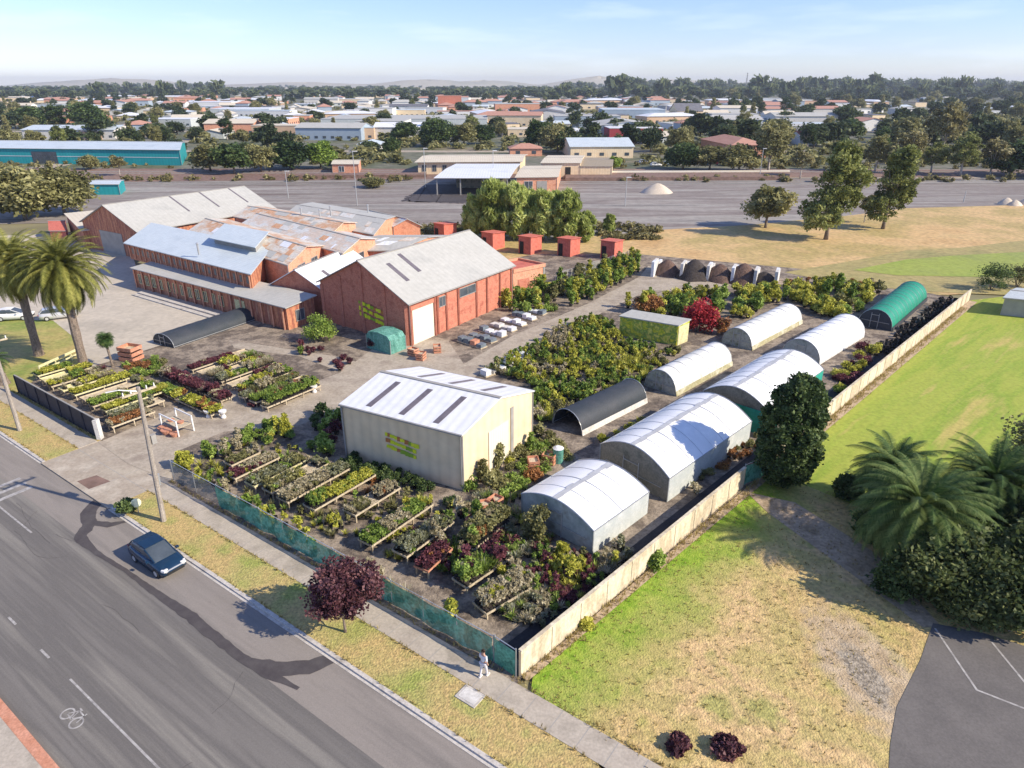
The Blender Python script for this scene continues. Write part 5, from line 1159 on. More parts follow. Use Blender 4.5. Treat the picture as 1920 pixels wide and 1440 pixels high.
# ------------------------------------------------------------------ town beyond the railway
TZ={'white':'white','cream':'cream','brick2':'orange brick','brick':'red brick','polyside':'pale grey','bluew':'blue grey','teal':'teal','conc':'grey'}
K['bluew']=mat('blue_grey_wall',[(.30,.38,.46),(.38,.45,.52)],.2)
K['maroon']=mat('maroon_cladding',[(.36,.05,.06),(.42,.07,.08)],.2,coord='UV',wave=(1.2,.1,0))
K['peach']=mat('peach_render',[(.62,.42,.27),(.68,.48,.32)],.2)
K['tile']=mat('terracotta_tile_roof',[(.42,.22,.16),(.50,.28,.21)],.5,coord='UV',fine=.15)
K['dkroof']=mat('charcoal_roof',[(.13,.13,.15),(.19,.19,.21)],.4,coord='UV',wave=(.8,.1,0))
def flatbox(name,lab,cat,loc,rz,L,W_,H,wm,rm,group=None,win=True,roof='flat',rh=1.5):
    t=thing(name,lab,cat,loc,rz,group)
    m=MB(); P=lambda x,y,z: Vector((x,y,z)); l,w_=L/2,W_/2
    m.poly([P(-l,-w_,0),P(l,-w_,0),P(l,-w_,H),P(-l,-w_,H)]).poly([P(l,w_,0),P(-l,w_,0),P(-l,w_,H),P(l,w_,H)])
    if roof=='gable':
        m.poly([P(l,-w_,0),P(l,w_,0),P(l,w_,H),P(l,0,H+rh),P(l,-w_,H)]).poly([P(-l,w_,0),P(-l,-w_,0),P(-l,-w_,H),P(-l,0,H+rh),P(-l,w_,H)])
    else: m.poly([P(l,-w_,0),P(l,w_,0),P(l,w_,H),P(l,-w_,H)]).poly([P(-l,w_,0),P(-l,-w_,0),P(-l,-w_,H),P(-l,w_,H)])
    m.build('wall',K[wm],t)
    r_=MB(); o=.5
    if roof=='flat': r_.box((0,0,H+.12),l+.15,w_+.15,.14)
    elif roof=='gable':
        sl=rh/w_
        for sg in (-1,1):
            q=[P(-l-o,sg*(w_+o),H-sl*o+.03),P(l+o,sg*(w_+o),H-sl*o+.03),P(l+o,0,H+rh+.03),P(-l-o,0,H+rh+.03)]
            if sg>0: q=q[::-1]; q=[q[3],q[2],q[1],q[0]][::-1]
            r_.hexa(q,[p+Z*.15 for p in q])
    else:
        k=min(l,w_)*.98; a=[P(-l-o,-w_-o,H),P(l+o,-w_-o,H),P(l+o,w_+o,H),P(-l-o,w_+o,H)]
        b=[P(-l+k,-w_+k,H+rh),P(l-k,-w_+k,H+rh),P(l-k,w_-k,H+rh),P(-l+k,w_-k,H+rh)]
        r_.hexa(a,b)
    r_.build('roof',K[rm],t)
    if win:
        nw=max(2,int(L/4.5))
        for i in range(nw):
            x=-l+L*(i+.5)/nw; MB().box((x,-w_-.04,min(1.6,H*.5)),min(.9,L/nw*.3),.04,.6).build('window',K['glass'],t)
    return t
def town_px(name,lab,px,py,wpx,H,D,wm,rm,roof='flat',rz=0,rh=1.5,win=True,cat='building'):
    g=G(px,py); L=wpx*(g.y*CP+CAMH*SP)/1280
    return flatbox(name,lab,cat,g+Vector((0,D/2,.05)),math.radians(rz),L,D,H,wm,rm,None,win,roof,rh)
for a in (
 ('warehouse','maroon red warehouse with white roof sheets right of the station',1190,268,100,7,22,'maroon','zincw','flat',2),
 ('warehouse','wide pale grey roofed warehouse just behind the brown station annex',1125,297,118,4.5,26,'cream','zincb','gable',3,2.5),
 ('warehouse','very long low grey roofed warehouse in mid town',757,241,310,6,60,'polyside','zinc','flat',1),
 ('shop_building','peach rendered block behind the line of trees',522,257,96,6,18,'peach','tanroof','flat',-3),
 ('shop_building','peach and blue block left of the dark trees in mid town',668,262,66,6,18,'peach','zincb','flat',2),
 ('shop_building','low blue grey block left of the peach one',614,262,50,5,18,'bluew','zincb','flat',2),
 ('brick_tower','tall square red brick building standing above mid town',842,206,44,15,25,'brick','tile','flat',5),
 ('warehouse','long white warehouse with pale green roof toward the left skyline',365,203,140,7,50,'white','zincw','flat',0),
 ('warehouse','long white roofed warehouse below the skyline left of centre',450,217,110,6,40,'polyside','zincw','flat',1),
 ('shop_building','white and blue two storey block among the gums at right',1528,238,48,8,16,'white','zincb','flat',3),
 ('petrol_canopy','small building with bright red roof among the gums at right',1518,272,40,4.5,12,'white','redshed','gable',2,1.6),
 ('warehouse','blue grey roofed warehouse in the right half of mid town',1190,222,116,7,50,'bluew','zincb','flat',-2),
 ('house','pink tiled roof house right behind the station',985,293,60,3,10,'brick2','tile','hip',3,1.8),
 ('shop_building','cream flat building left of the dark central tree',985,257,66,4,20,'cream','tanroof','flat',0),
 ('shop_building','white low shed right of the dark central tree',1105,262,55,4,18,'white','zincw','gable',0,1.4),
 ('shop_building','white gabled hall near the gum trees',1332,250,44,6,14,'white','zincw','gable',-4,2.2),
 ('shop_building','white fronted shop at the far left',12,232,46,5,18,'white','zincb','flat',2),
 ('warehouse','pale green roofed warehouse behind the teal warehouse',130,262,170,5,24,'conc','zincb','gable',1,1.8),
 ('house','pink walled house behind the teal warehouse',172,262,40,4,12,'peach','tile','hip',1,1.6),
 ('shop_building','long pale block in front of the white warehouse left of centre',300,238,120,5,20,'polyside','zincw','flat',-1),
 ('shop_building','grey block with white parapet at the middle of town',700,222,70,8,30,'white','zinc','flat',2),
 ('church','grey hall with steep roof in the middle of the town',1290,222,50,6,20,'cream','dkroof','gable',8,6)):
    town_px(*a)
for i,(x0,y0,x1,y1,w_) in enumerate(((-300,236,400,232,9),(-700,330,700,318,9),(-900,470,1000,455,10),(30,232,60,1500,9),(-170,232,-200,1500,9),(230,232,280,1500,9))):
    a=Vector((x0,y0,0));b=Vector((x1,y1,0));d=(b-a).normalized();n=Vector((-d.y,d.x,0))*w_/2; sheet_w('town_street',[tuple(p.xy) for p in (a-n,b-n,b+n,a+n)],.075+.006*i,'gravel')
# ordinary houses and shops, each its own building
HP=[]; rh_=random.Random(11)
WALLS=['white','cream','brick2','polyside','bluew','white','conc','peach']; ROOFS=['zincw','zincb','tile','tile','dkroof','zinc','zinc','tanroof']
RN={'zincw':'white','zincb':'pale blue','zinc':'grey','tile':'terracotta','dkroof':'charcoal','tanroof':'tan'}
WN={'white':'white','cream':'cream','brick2':'orange brick','polyside':'pale grey','bluew':'blue grey','conc':'grey','peach':'peach'}
for i in range(22):
    wm=rh_.choice(WALLS); rm=rh_.choice(ROOFS); kind=['gable','hip','flat','hip'][i%4]
    L=rh_.uniform(13,26)*(1.7 if i%5==0 else 1); W_=rh_.uniform(9,15)*(1.5 if i%5==0 else 1); H=rh_.choice([3,3.2,4.5,5.5])
    t=flatbox('house','','house',(0,0,-600),0,L,W_,H,wm,rm,None,True,kind,rh_.uniform(1.2,2.4)); t['_u']=0; HP.append((t,wm,rm))
taken=[]
for tries in range(6000):
    if len(taken)>=275: break
    px=rh_.uniform(-150,2070); py=rh_.choice([rh_.uniform(186,300),rh_.uniform(184,235),rh_.uniform(182,205)])
    if py>262 and (px<660 or 700<px<1180 or px>1420): continue
    if px>1380 and rh_.random()<.55: continue
    if px>1280 and py<206 and rh_.random()<.8: continue
    if px<300 and rh_.random()<.4: continue
    if px<700 and py>235 and rh_.random()<.6: continue
    g=G(px,py)
    if any((g-q).length<26 for q in taken): continue
    taken.append(g); t,wm,rm=rh_.choice(HP)
    if t['_u']: t=copy_tree(t,(0,0,0))
    t['_u']=1
    sc=rh_.uniform(.85,1.3)*(1+max(0,g.y-500)/1400); t.location=g+Z*.05; t.rotation_euler.z=rh_.choice([0,PI/2])+math.radians(8)+rh_.uniform(-.15,.15); t.scale=(sc,sc,min(sc,1.25))
    zone='on the left side of town' if px<640 else 'in the middle of town' if px<1280 else 'on the right side of town'
    dz='near the railway' if g.y<330 else 'in mid distance' if g.y<650 else 'near the skyline'
    lab='%s building with %s roof %s %s'%(WN[wm],RN[rm],zone,dz); t['label']=lab; t['category']='house'; t['group']=lab
SB=[(t_,w_,r_) for (t_,w_,r_) in HP[:]]
nb=0
for tries in range(2500):
    if nb>=48: break
    px=rh_.uniform(430,1540); py=rh_.uniform(193,262); g=G(px,py)
    if any((g-q).length<24+g.y*.02 for q in taken): continue
    if 780<px<1160 and py>250: continue
    taken.append(g); nb+=1; L=rh_.uniform(24,60); wm=rh_.choice(['white','polyside','cream','bluew','peach','brick2','conc']); rm=rh_.choice(['zincw','zinc','zincb','zinc','tanroof','dkroof','tile'])
    zone='in the left half of town' if px<960 else 'in the right half of town'; dz='nearer rows' if g.y<480 else 'further rows'
    lab='broad %s building with %s roof %s, %s'%(WN[wm],RN[rm],zone,dz)
    t=flatbox('shop_building',lab,'shop',g+Z*.05,math.radians(rh_.choice([0,4,-5,90])),L,rh_.uniform(16,30),rh_.uniform(4.5,8),wm,rm,lab,True,rh_.choice(['flat','gable','flat']),2)
for t,_,_ in HP:
    if not t['_u']:
        for c in list(t.children): bpy.data.objects.remove(c)
        bpy.data.objects.remove(t)
# town trees
def inbld(px,py): return False
for px,py,h,wid,kind,leaf,lab in (
 (395,322,9.5,1.4,'round',None,'spreading olive tree at the left end of the line along the railway'),
 (440,326,10.5,1.3,'round','leaf_dark','dark full tree, second in the line along the railway'),
 (490,322,9.5,1.3,'round',None,'rounded grey green tree in the middle of the line along the railway'),
 (545,318,9.5,1.4,'dense','leaf_dark','dark low tree behind the white lamp pole'),
 (602,316,10,1.25,'round','leaf_green','bright green rounded tree at the right end of the line along the railway'),
 (225,330,7,1.2,'loose',None,'thin brownish tree in front of the teal warehouse'),
 (170,318,5,1.3,'dense',None,'low bush like tree before the teal warehouse'),
 (250,276,13,1.0,'pine','leaf_olive','upright olive tree behind the teal warehouse'),
 (110,245,17,1.5,'gum','leaf_dark','large dark grove tree on the left, behind the teal warehouse'),
 (170,245,17,1.3,'dense','leaf_dark','dark rounded grove tree on the left beside the large one'),
 (60,240,14,1.5,'dense','leaf_dark','dark tree at the far left behind the teal warehouse'),
 (760,268,11,1.4,'round','leaf_dark','dark round tree left in the mid town clump'),
 (735,292,8,1.1,'round','leaf_dark','dark tree behind the long tan station building'),
 (820,275,13,1.3,'dense','leaf_dark','big dark tree in the middle of the mid town clump'),
 (870,272,11,1.4,'round',None,'olive tree at the right of the mid town clump'),
 (905,270,9,1.2,'dense','leaf_dark','low dark tree right beside the mid town clump'),
 (1010,282,14,1.1,'round','leaf_dark','large dark tree behind the square station building, left half'),
 (1045,285,12,1.2,'dense',None,'large olive tree behind the square station building, right half'),
 (1150,322,5.5,1.0,'round','leaf_green','small green tree at the right end of the station'),
 (700,352,3,2.2,'dense',None,'low scrubby bush tree beside the dark thin pole'),
 (1440,322,17.5,1.15,'gum','leaf_olive','tall broad gum standing over the end of the platform'),
 (1385,322,9,1.5,'dense',None,'low dark tree left of the tall broad gum'),
 (1330,320,9,1.5,'round',None,'olive tree above the long platform'),
 (1280,318,9,1.4,'dense','leaf_dark','dark tree above the long platform at its middle'),
 (1500,335,9,1.2,'loose',None,'brown straggly tree right of the tall broad gum'),
 (1570,320,11,1.2,'gum','leaf_dark','dark gum behind the middle paddock gum'),
 (1640,322,13,1.2,'gum',None,'tall gum behind the right hand paddock gum'),
 (1700,325,14,1.2,'loose','leaf_gumbrown','pale brown tall gum right of the paddock gums'),
 (1760,300,22,1.1,'loose','leaf_gumbrown','tallest pale brown gum on the right'),
 (1745,325,11,1.3,'gum',None,'green gum at the foot of the tallest pale gum'),
 (1800,330,14,1.3,'gum','leaf_gum','broad gum with pale trunk near the right edge'),
 (1855,330,12,1.3,'loose','leaf_gumbrown','brown leaved gum with pale trunk near the right edge'),
 (1895,330,10,1.5,'dense','leaf_dark','dark tree at the right edge along the railway'),
 (1945,332,12,1.5,'dense','leaf_dark','dark tree just past the right edge'),
 (1680,268,12,1.3,'round','leaf_dark','dark round tree in the town gap at right'),
 (1590,262,11,1.3,'dense','leaf_dark','dark tree behind the red roofed building'),
 (1450,262,11,1.2,'pine','leaf_olive','upright olive tree behind the tall broad gum')):
    place_tree(kind,G(px,py),h,lab,None,wid,rt,leaf=leaf)
pts=[]; nt_=0; cand=[]
for tries in range(40000):
    if nt_>=950: break
    px=rt.uniform(-160,2080); py=rt.choice([rt.uniform(178,292),rt.uniform(174,215),rt.uniform(172,192)])
    dens=1.0 if px>1250 or px<430 else .6
    if py<205: dens=max(dens,.8)
    if rt.random()>dens: continue
    g=G(px,py)
    if any(abs(g.x-q.x)<6.5 and abs(g.y-q.y)<8 for q in pts): continue
    if any((g-q).length<11 for q in taken): continue
    pts.append(g); nt_+=1
    k=rt.choice(['far','far','far','round','pine','gum','far']); h=rt.uniform(6,13)*(1+max(0,g.y-600)/3000)
    if px>1300: h*=1.25
    zone='on the left side of town' if px<640 else 'in the middle of town' if px<1280 else 'on the right side of town'
    dz='near the railway' if g.y<330 else 'in mid distance' if g.y<650 else 'near the skyline'
    lab='%s %s %s'%({'far':'dark rounded tree among the roofs','round':'olive rounded tree among the roofs','pine':'narrow upright dark tree','gum':'tall ragged gum tree'}[k],zone,dz)
    cand.append((g.y/h,k,g,h,lab,rt.uniform(.95,1.35)))
cand.sort(key=lambda c:c[0]); nfar=0; VT=[];TT=[]
tb=[crown_arr(90+i,(4.4,4.2,4.6),22,34,1.0,.36,'round',5.0) for i in range(4)]
for (_,k,g,h,lab,wd_) in cand:
    if k in('far','round') and nfar>=225:
        v,t_=tb[rt.randrange(4)]; q=h/10; VT.append(v*np.array([q*wd_,q*wd_,q])+np.array(g)); TT.append(t_); continue
    if k in('far','round'): nfar+=1
    place_tree(k,g,h,lab,lab,wd_,rt)
tag(obj('town_trees',mesh_np('town_trees',np.concatenate(VT),np.concatenate(TT),K['leaf_far'])),'further small dark trees among the distant roofs','trees',None,'stuff')
for k in PROTO.values():
    for p in k:
        if not p['_used']:
            for c in list(p.children): bpy.data.objects.remove(c)
            bpy.data.objects.remove(p)
# far off woodland: one mass
rng=np.random.default_rng(5); V=[];T=[]; base=[crown_arr(s,(6,6,5.5),12,10,3.0,.4,'round',6) for s in (1,2,3,4)]
for i in range(1900):
    px=rng.uniform(-350,2270); py=rng.uniform(163.2,187 if rng.random()<.4 else 178)
    if px<1050 and py<167 and rng.random()<.6: continue
    g=G(px,py)
    if g.y>6800: continue
    v,t=base[i%4]; s=rng.uniform(1.0,1.9)*(1.25 if px>1150 else .95); s2=s*(1.75 if (px>1050 or 180<px<420) and rng.random()<.45 else 1); V.append(v*np.array([s*1.5,s*1.2,s2])+np.array(g)); T.append(t)
wo=obj('woodland',mesh_np('woodland',np.concatenate(V),np.concatenate(T),K['leaf_far'])); tag(wo,'dark band of far off woodland under the horizon','woodland',None,'stuff')
# garden shrubs and hedges between the houses: too many to count
base2=[crown_arr(i,(1.6,1.4,1.1),6,18,.55,.5,'round',.9) for i in range(9)]
V=[];T=[]
for i in range(2600):
    px=rng.uniform(-200,2120); py=rng.choice([rng.uniform(190,312),rng.uniform(180,235)]); g=G(px,py)
    if any(abs(g.x-q.x)<9 and abs(g.y-q.y)<7 for q in taken): continue
    if 780<px<1160 and py>284: continue
    if px<360 and py>262: continue
    v,t=base2[i%9]; s=rng.uniform(.8,2.3); V.append(v*np.array([s*1.3,s,s])+np.array(g)); T.append(t)
tag(obj('garden_shrubs',mesh_np('garden_shrubs',np.concatenate(V),np.concatenate(T),K['leaf_olive'])),'low hedges and garden shrubs filling the yards of the town','shrubs',None,'stuff')
# scrub along the railway
base2=[crown_arr(i,(1.6,1.4,.9),5,16,.55,.5,'round',.7) for i in range(9)]
V=[];T=[]
for i in range(420):
    px=rng.uniform(-300,2200); py=rng.choice([rng.uniform(305,317),rng.uniform(336,342)]) if px<1900 else 312
    if 780<px<1160: continue
    g=G(px,py); v,t=base2[i%9]
    s=rng.uniform(.5,1.3); V.append(v*s+np.array(g)); T.append(t)
tag(obj('railway_scrub',mesh_np('railway_scrub',np.concatenate(V),np.concatenate(T),K['leaf_gumbrown'])),'low brown scrub along the railway','scrub',None,'stuff')
V=[];T=[]
for i in range(230):
    px=rng.uniform(690,890) if i<150 else rng.uniform(1120,1240); py=rng.uniform(425,452); g=G(px,py); v,t=base2[i%9]; s=rng.uniform(.35,.85); V.append(v*s+np.array(g)); T.append(t)
tag(obj('dry_scrub',mesh_np('dry_scrub',np.concatenate(V),np.concatenate(T),K['leaf_gumbrown'])),'dry brown scrub behind the halls and around the willows','scrub',None,'stuff')

# ------------------------------------------------------------------ vehicles
def car(label,loc,rz,paint,group=None,name='parked_car'):
    t=thing(name,label,'car',loc,rz,group)
    def loft(st,mk,nm,par=t,smooth=True):
        m=MB(); rings=[]
        for x,w_,z0,z1,ch in st:
            rings.append([Vector(q) for q in ((x,-w_,z0),(x,w_,z0),(x,w_*1.02,(z0+z1)*.5),(x,w_*.97,z1-ch),(x,w_*.8,z1),(x,-w_*.8,z1),(x,-w_*.97,z1-ch),(x,-w_*1.02,(z0+z1)*.5))])
        for i in range(len(rings)-1):
            for k in range(8):
                l=(k+1)%8; m.poly([rings[i][k],rings[i][l],rings[i+1][l],rings[i+1][k]][::-1])
        m.poly(rings[0]); m.poly(rings[-1][::-1])
        return m.build(nm,K[mk],par,smooth=smooth)
    b=loft([(-2.12,.60,.42,.80,.06),(-2.05,.80,.30,.98,.08),(-1.6,.87,.24,1.02,.08),(-.9,.89,.22,.98,.08),(.2,.89,.22,.96,.08),(.95,.88,.22,.93,.08),(1.55,.85,.24,.84,.08),(1.95,.76,.30,.72,.08),(2.12,.52,.38,.60,.05)],paint,'body')
    loft([(-1.98,.66,.93,1.02,.02),(-1.5,.74,.9,1.36,.05),(-.9,.75,.9,1.44,.05),(.0,.74,.9,1.42,.05),(.55,.72,.88,1.20,.04),(1.12,.70,.86,.94,.02)],'glass','cabin_glass',smooth=False)
    q=[(-1.62,-.60,1.36),(.02,-.62,1.435),(.02,.62,1.435),(-1.62,.60,1.36)]; q=[Vector(p) for p in q]; mid=[Vector((-.9,-.62,1.455)),Vector((-.9,.62,1.455))]
    m=MB(); m.hexa([q[0],mid[0],mid[1],q[3]],[p+Z*.03 for p in (q[0],mid[0],mid[1],q[3])]); m.hexa([mid[0],q[1],q[2],mid[1]],[p+Z*.03 for p in (mid[0],q[1],q[2],mid[1])]); m.build('roof',K[paint],t)
    for sg in (-1,1):
        for a_,c_ in (((.02,.66,1.40),(1.08,.70,.93)),((-.5,.73,.95),(-.5,.66,1.42)),((-1.62,.62,1.36),(-1.98,.68,1.0))):
            MB().bar((a_[0],a_[1]*sg,a_[2]),(c_[0],c_[1]*sg,c_[2]),.07,.06).build('pillar',K[paint],t)
        MB().box((1.93,sg*.60,.66),.14,.15,.07,-sg*.35).build('headlight',K['white'],t)
        MB().box((-2.06,sg*.64,.84),.06,.13,.09,sg*.2).build('tail_light',K['maroon'],t)
        MB().box((.72,sg*.98,.98),.08,.09,.06).build('mirror',K[paint],t)
        for x in (-1.28,1.30):
            wb2=MB().tube([(x,sg*.70,.31),(x,sg*.90,.31)],[.31,.31],16).build('wheel',K['tyre'],t)
            MB().tube([(x,sg*.895,.31),(x,sg*.915,.31)],[.19,.19],10).build('rim',K['silver'],wb2)
    MB().box((2.07,0,.42),.06,.55,.09).build('grille',K['tyre'],t)
    MB().box((2.02,0,.60),.09,.62,.05).build('bumper_highlight',K['silver'],t)  # bright highlight across the bumper, put in as a silver bar
    return t
car('dark blue hatchback parked at the kerb beside the grass verge',RD(-38.9,15.45,.03),ROADH,'navybody')
car('white car under the palms at the left edge of the forecourt',G(30,600)+Z*.14,.2,'white',None)
car('silver car beside the white one on the forecourt',G(112,598)+Z*.14,.5,'silver',None)
for i,(px,py,pt,c) in enumerate(((1230,312,'white','white'),(1252,310,'bluew','blue'),(1275,312,'silver','silver'),(1300,309,'white','white'),(1322,311,'navybody','dark blue'),(1208,307,'silver','silver'),(1352,309,'maroon','red'))):
    car('%s car, number %s from the left in the street right of the station'%(c,['two','three','four','five','six','one','seven'][i]),G(px,py)+Z*.05,rt.uniform(-.3,.3),pt,'cars in the street beyond the railway')

# ------------------------------------------------------------------ person on the footpath
def person(label,loc,rz):
    t=thing('person',label,'person',loc,rz)
    J={'pel':(0,0,.95),'sp':(0,.01,1.15),'ch':(0,.0,1.36),'nk':(0,.01,1.50),'hd':(0,.03,1.63),'ht':(0,.02,1.74)}
    for s,n in ((-1,'l'),(1,'r')):
        J.update({'hip'+n:(s*.10,0,.90),'kn'+n:(s*.11,.06*s+.03,.50),'an'+n:(s*.11,.16*s-.02,.09),'to'+n:(s*.12,.16*s+.12,.04),
          'sh'+n:(s*.18,0,1.42),'el'+n:(s*.24,-.04*s,1.14),'wr'+n:(s*.25,.10-.06*s,.92),'ha'+n:(s*.25,.13-.06*s,.84)})
    names=list(J); ed=[('pel','sp'),('sp','ch'),('ch','nk'),('nk','hd'),('hd','ht')]
    for n in 'lr': ed+=[('pel','hip'+n),('hip'+n,'kn'+n),('kn'+n,'an'+n),('an'+n,'to'+n),('ch','sh'+n),('sh'+n,'el'+n),('el'+n,'wr'+n),('wr'+n,'ha'+n)]
    R={'pel':.13,'sp':.12,'ch':.14,'nk':.055,'hd':.10,'ht':.075,'hip':.085,'kn':.06,'an':.04,'to':.038,'sh':.065,'el':.042,'wr':.03,'ha':.035}
    def grow(nm,keep,f,mk,par):
        ns=[n for n in names if n in keep]; me=bpy.data.meshes.new(nm); me.from_pydata([J[n] for n in ns],[(ns.index(a),ns.index(b)) for a,b in ed if a in keep and b in keep],[])
        me.materials.append(K[mk]); o=bpy.data.objects.new(nm,me); COL.objects.link(o); o.parent=par
        sk=o.modifiers.new('skin','SKIN'); 
        if not me.skin_vertices: 
            import bmesh
            bm=bmesh.new(); bm.from_mesh(me); bm.verts.layers.skin.verify(); bm.to_mesh(me); bm.free()
        for i,n in enumerate(ns):
            r=R.get(n) or R.get(n[:-1]); me.skin_vertices[0].data[i].radius=(r*f,r*f*(.8 if n in('ch','sp','pel') else 1)); me.skin_vertices[0].data[i].use_root=(i==0)
        o.modifiers.new('smooth','SUBSURF').levels=1; o.modifiers['smooth'].render_levels=2
        return o
    grow('body',set(names),1.0,'skin',t)
    grow('shirt',{'pel','sp','ch','shl','shr','ell','elr'},1.14,'cloth',t)
    grow('trousers',{'pel','hipl','hipr','knl','knr','anl','anr'},1.2,'clothd',t)
    V,T=crown_arr(3,(.095,.10,.08),10,40,.03,.5,'round',0); obj('hair',mesh_np('hair',V,T,K['leaf_burgundy']),t,(0,-.01,1.735)).data.materials[0]=K['hair']
    for s in (-1,1): MB().box((s*.12,.16*s+.05,.035),.045,.13,.035).build('shoe',K['white'],t)
    return t
person('person in pale top and light trousers walking on the footpath by the green gate',G(907,1268,.15),-.6)

# ------------------------------------------------------------------ smaller things
t=thing('round_sign','round pale yellow sign on a short post beside the driveway','sign',RD(-45.3,17.5,.13))
MB().tube([(0,0,0),(0,0,.75)],.03,6).build('post',K['steel'],t)
c=Vector((0,-.04,.85)); MB().tube([c,c+Vector((.03,-.05,0))],.34,20).build('disc',K['signp'] if 'signp' in K else K['woody'],t)
t=thing('inspection_cover','square concrete inspection cover sunk in the verge','pit cover',RD(-16.2,18.9,.13),ROADH)
MB().box((0,0,.02),.62,.46,.03).build('frame',K['kerb'],t); MB().box((0,0,.05),.50,.34,.012).build('lid',K['conc'],t)
t=thing('cloth_cage','green cloth covered cage at the corner of the brick warehouse','cage',G(725,655)+Z*.12,ROADH)
m=MB(); n=10
prof=[(-1.9,0),(-1.9,1.6),(-1.5,2.1),(0,2.3),(1.5,2.1),(1.9,1.6),(1.9,0)]
for a_,b_ in zip(prof[:-1],prof[1:]): m.poly([(a_[0],-1.2,a_[1]),(a_[0],1.2,a_[1]),(b_[0],1.2,b_[1]),(b_[0],-1.2,b_[1])][::-1])
m.poly([(x,-1.2,z) for x,z in prof][::-1]); m.poly([(x,1.2,z) for x,z in prof]); m.build('cloth',K['shadegreen'],t)
each('pole','steel',t,[((x,y,0),(x,y,1.65),.06,.06) for x in (-1.92,1.92) for y in (-1.22,1.22)])
# bagged stock rows beside the warehouse
def bag_row(px,py,qx,qy,lab,mks,seed,dark=False):
    a=G(px,py);b=G(qx,qy); L=(b-a).length; hd=math.atan2(b.y-a.y,b.x-a.x); t=thing('pallet_row',lab,'stock row',a.lerp(b,.5)+Z*.12,hd,'rows of bagged stock beside the brick warehouse'); rng=random.Random(seed)
    MB().box((0,0,.07),L/2,.55,.06).build('pallet',K['wood'],t); n=int(L/.85)
    for i in range(n):
        x=-L/2+.45+(L-.9)*i/max(1,n-1); hh=rng.uniform(.08,.28); MB().box((x,rng.uniform(-.05,.05),.13+hh),.36,.46,hh,rng.uniform(-.1,.1)).build('bag_stack',K[rng.choice(mks)],t)
for i in range(7):
    bag_row(862+i*20,640-i*9.5,908+i*19,655-i*10.5 ,'%s row of bagged stock from the roller door'%ordn[i],(['terra','bagg'] if i<2 else ['bagg','bagw','bagw','conc']),i)
for i in range(3): bag_row(905+i*22,708-i*12,958+i*20,690-i*12,'%s loose pallet row of white pots across the track from the warehouse'%ordn[i],['bagw','conc','bagg'],20+i)
# bulk bays: divider walls and heaps
BG='bulk bays at the back of the nursery'
def heap(px,py,rx,ry,h,mk,lab,seed,name='soil_heap'):
    m=MB(); n=18; k=5; rings=[]
    for j in range(k+1):
        f=j/k; rings.append([Vector((rx*(1-f)*math.cos(2*PI*i/n)*(1+.38*noise.noise(Vector((i*.9,j,seed)))),ry*(1-f)*math.sin(2*PI*i/n)*(1+.38*noise.noise(Vector((i*.7,j,seed+5)))),h*(1-(1-f)**1.5*1)*1-(.05 if j==0 else 0))) for i in range(n)])
    for j in range(k):
        for i in range(n): l=(i+1)%n; m.poly([rings[j][i],rings[j][l],rings[j+1][l],rings[j+1][i]])
    o=m.build(name,K[mk],None,smooth=True,loc=G(px,py)+Z*.1); return tag(o,lab,'heap',BG if name!='sand_heap' else None)
for i,(px,py,mk,lab) in enumerate(((1250,508,'mulch','brown mulch heap in the leftmost bulk bay'),(1300,516,'soilpile','black soil heap in the second bulk bay'),(1348,519,'mulch','dark brown mulch heap in the third bulk bay'),(1392,523,'mulch','chocolate brown heap in the fourth bulk bay'),(1432,526,'soilpile','small dark heap in the rightmost bulk bay'))):
    heap(px,py+6,[2.4,2.9,2.6,2.8,2.1][i],2.8,[2.3,3.0,2.5,2.9,1.8][i],mk,lab,i)
for i,(px,py) in enumerate(((1222,513),(1276,517),(1325,521),(1371,525),(1413,530),(1452,533))):
    t=thing('bay_divider','pale concrete block wall, %s from the left between the bulk heaps'%ordn[i],'divider wall',G(px,py+8)+Z*.1,math.radians(66),BG)
    for j in range(4):
        for k in range(3 if j<2 else 2): MB().box((.75+1.5*j,0,.4+.81*k),.72,.22,.39).build('block',K['conc' if (i+j)%3 else 'bagw'],t)
heap(1232,362,4.5,3,2.6,'sand','pale conical sand heap in the rail yard','9','sand_heap') if False else heap(1232,362,4.5,3,2.6,'sand','pale conical sand heap in the rail yard',9,'sand_heap')
for i,(px,py,s_,lab) in enumerate(((1886,384,1.7,'left tan boulder of dug earth at the far right of the rail yard'),(1902,386,1.4,'middle tan boulder of dug earth at the far right of the rail yard'),(1925,384,1.8,'right tan boulder of dug earth at the edge of the frame'))):
    heap(px,py,s_*1.3,s_,s_,'sand',lab,30+i,'earth_mound')
# black pots stacked by the green tunnel and along the wall aisle
V=[];T=[]
rngp=random.Random(3); k=0; nm=0
_pt=pot_mb(.2,.32,'pot').build('pot_proto',[K['black'],K['soilpile']]); PB=_pt.data; bpy.data.objects.remove(_pt)
for s_ in np.arange(62,90,.62):
    for off in (.55,1.05,1.55,2.1,2.7):
        if rngp.random()<.28: continue
        p=wa-wn*off+wd*float(s_+rngp.uniform(-.12,.12)); o=obj('black_pot',PB,None,(p.x,p.y,.145)); sc=rngp.uniform(.8,1.5); o.scale=(sc,sc,sc*rngp.uniform(1,1.8)); o.rotation_euler=(rngp.choice([0,0,.5,-.6]),0,rngp.uniform(0,6))
        tag(o,'empty black plastic pot stacked between the green tunnel and the cream wall','pot','empty black pots by the green tunnel'); nm+=1
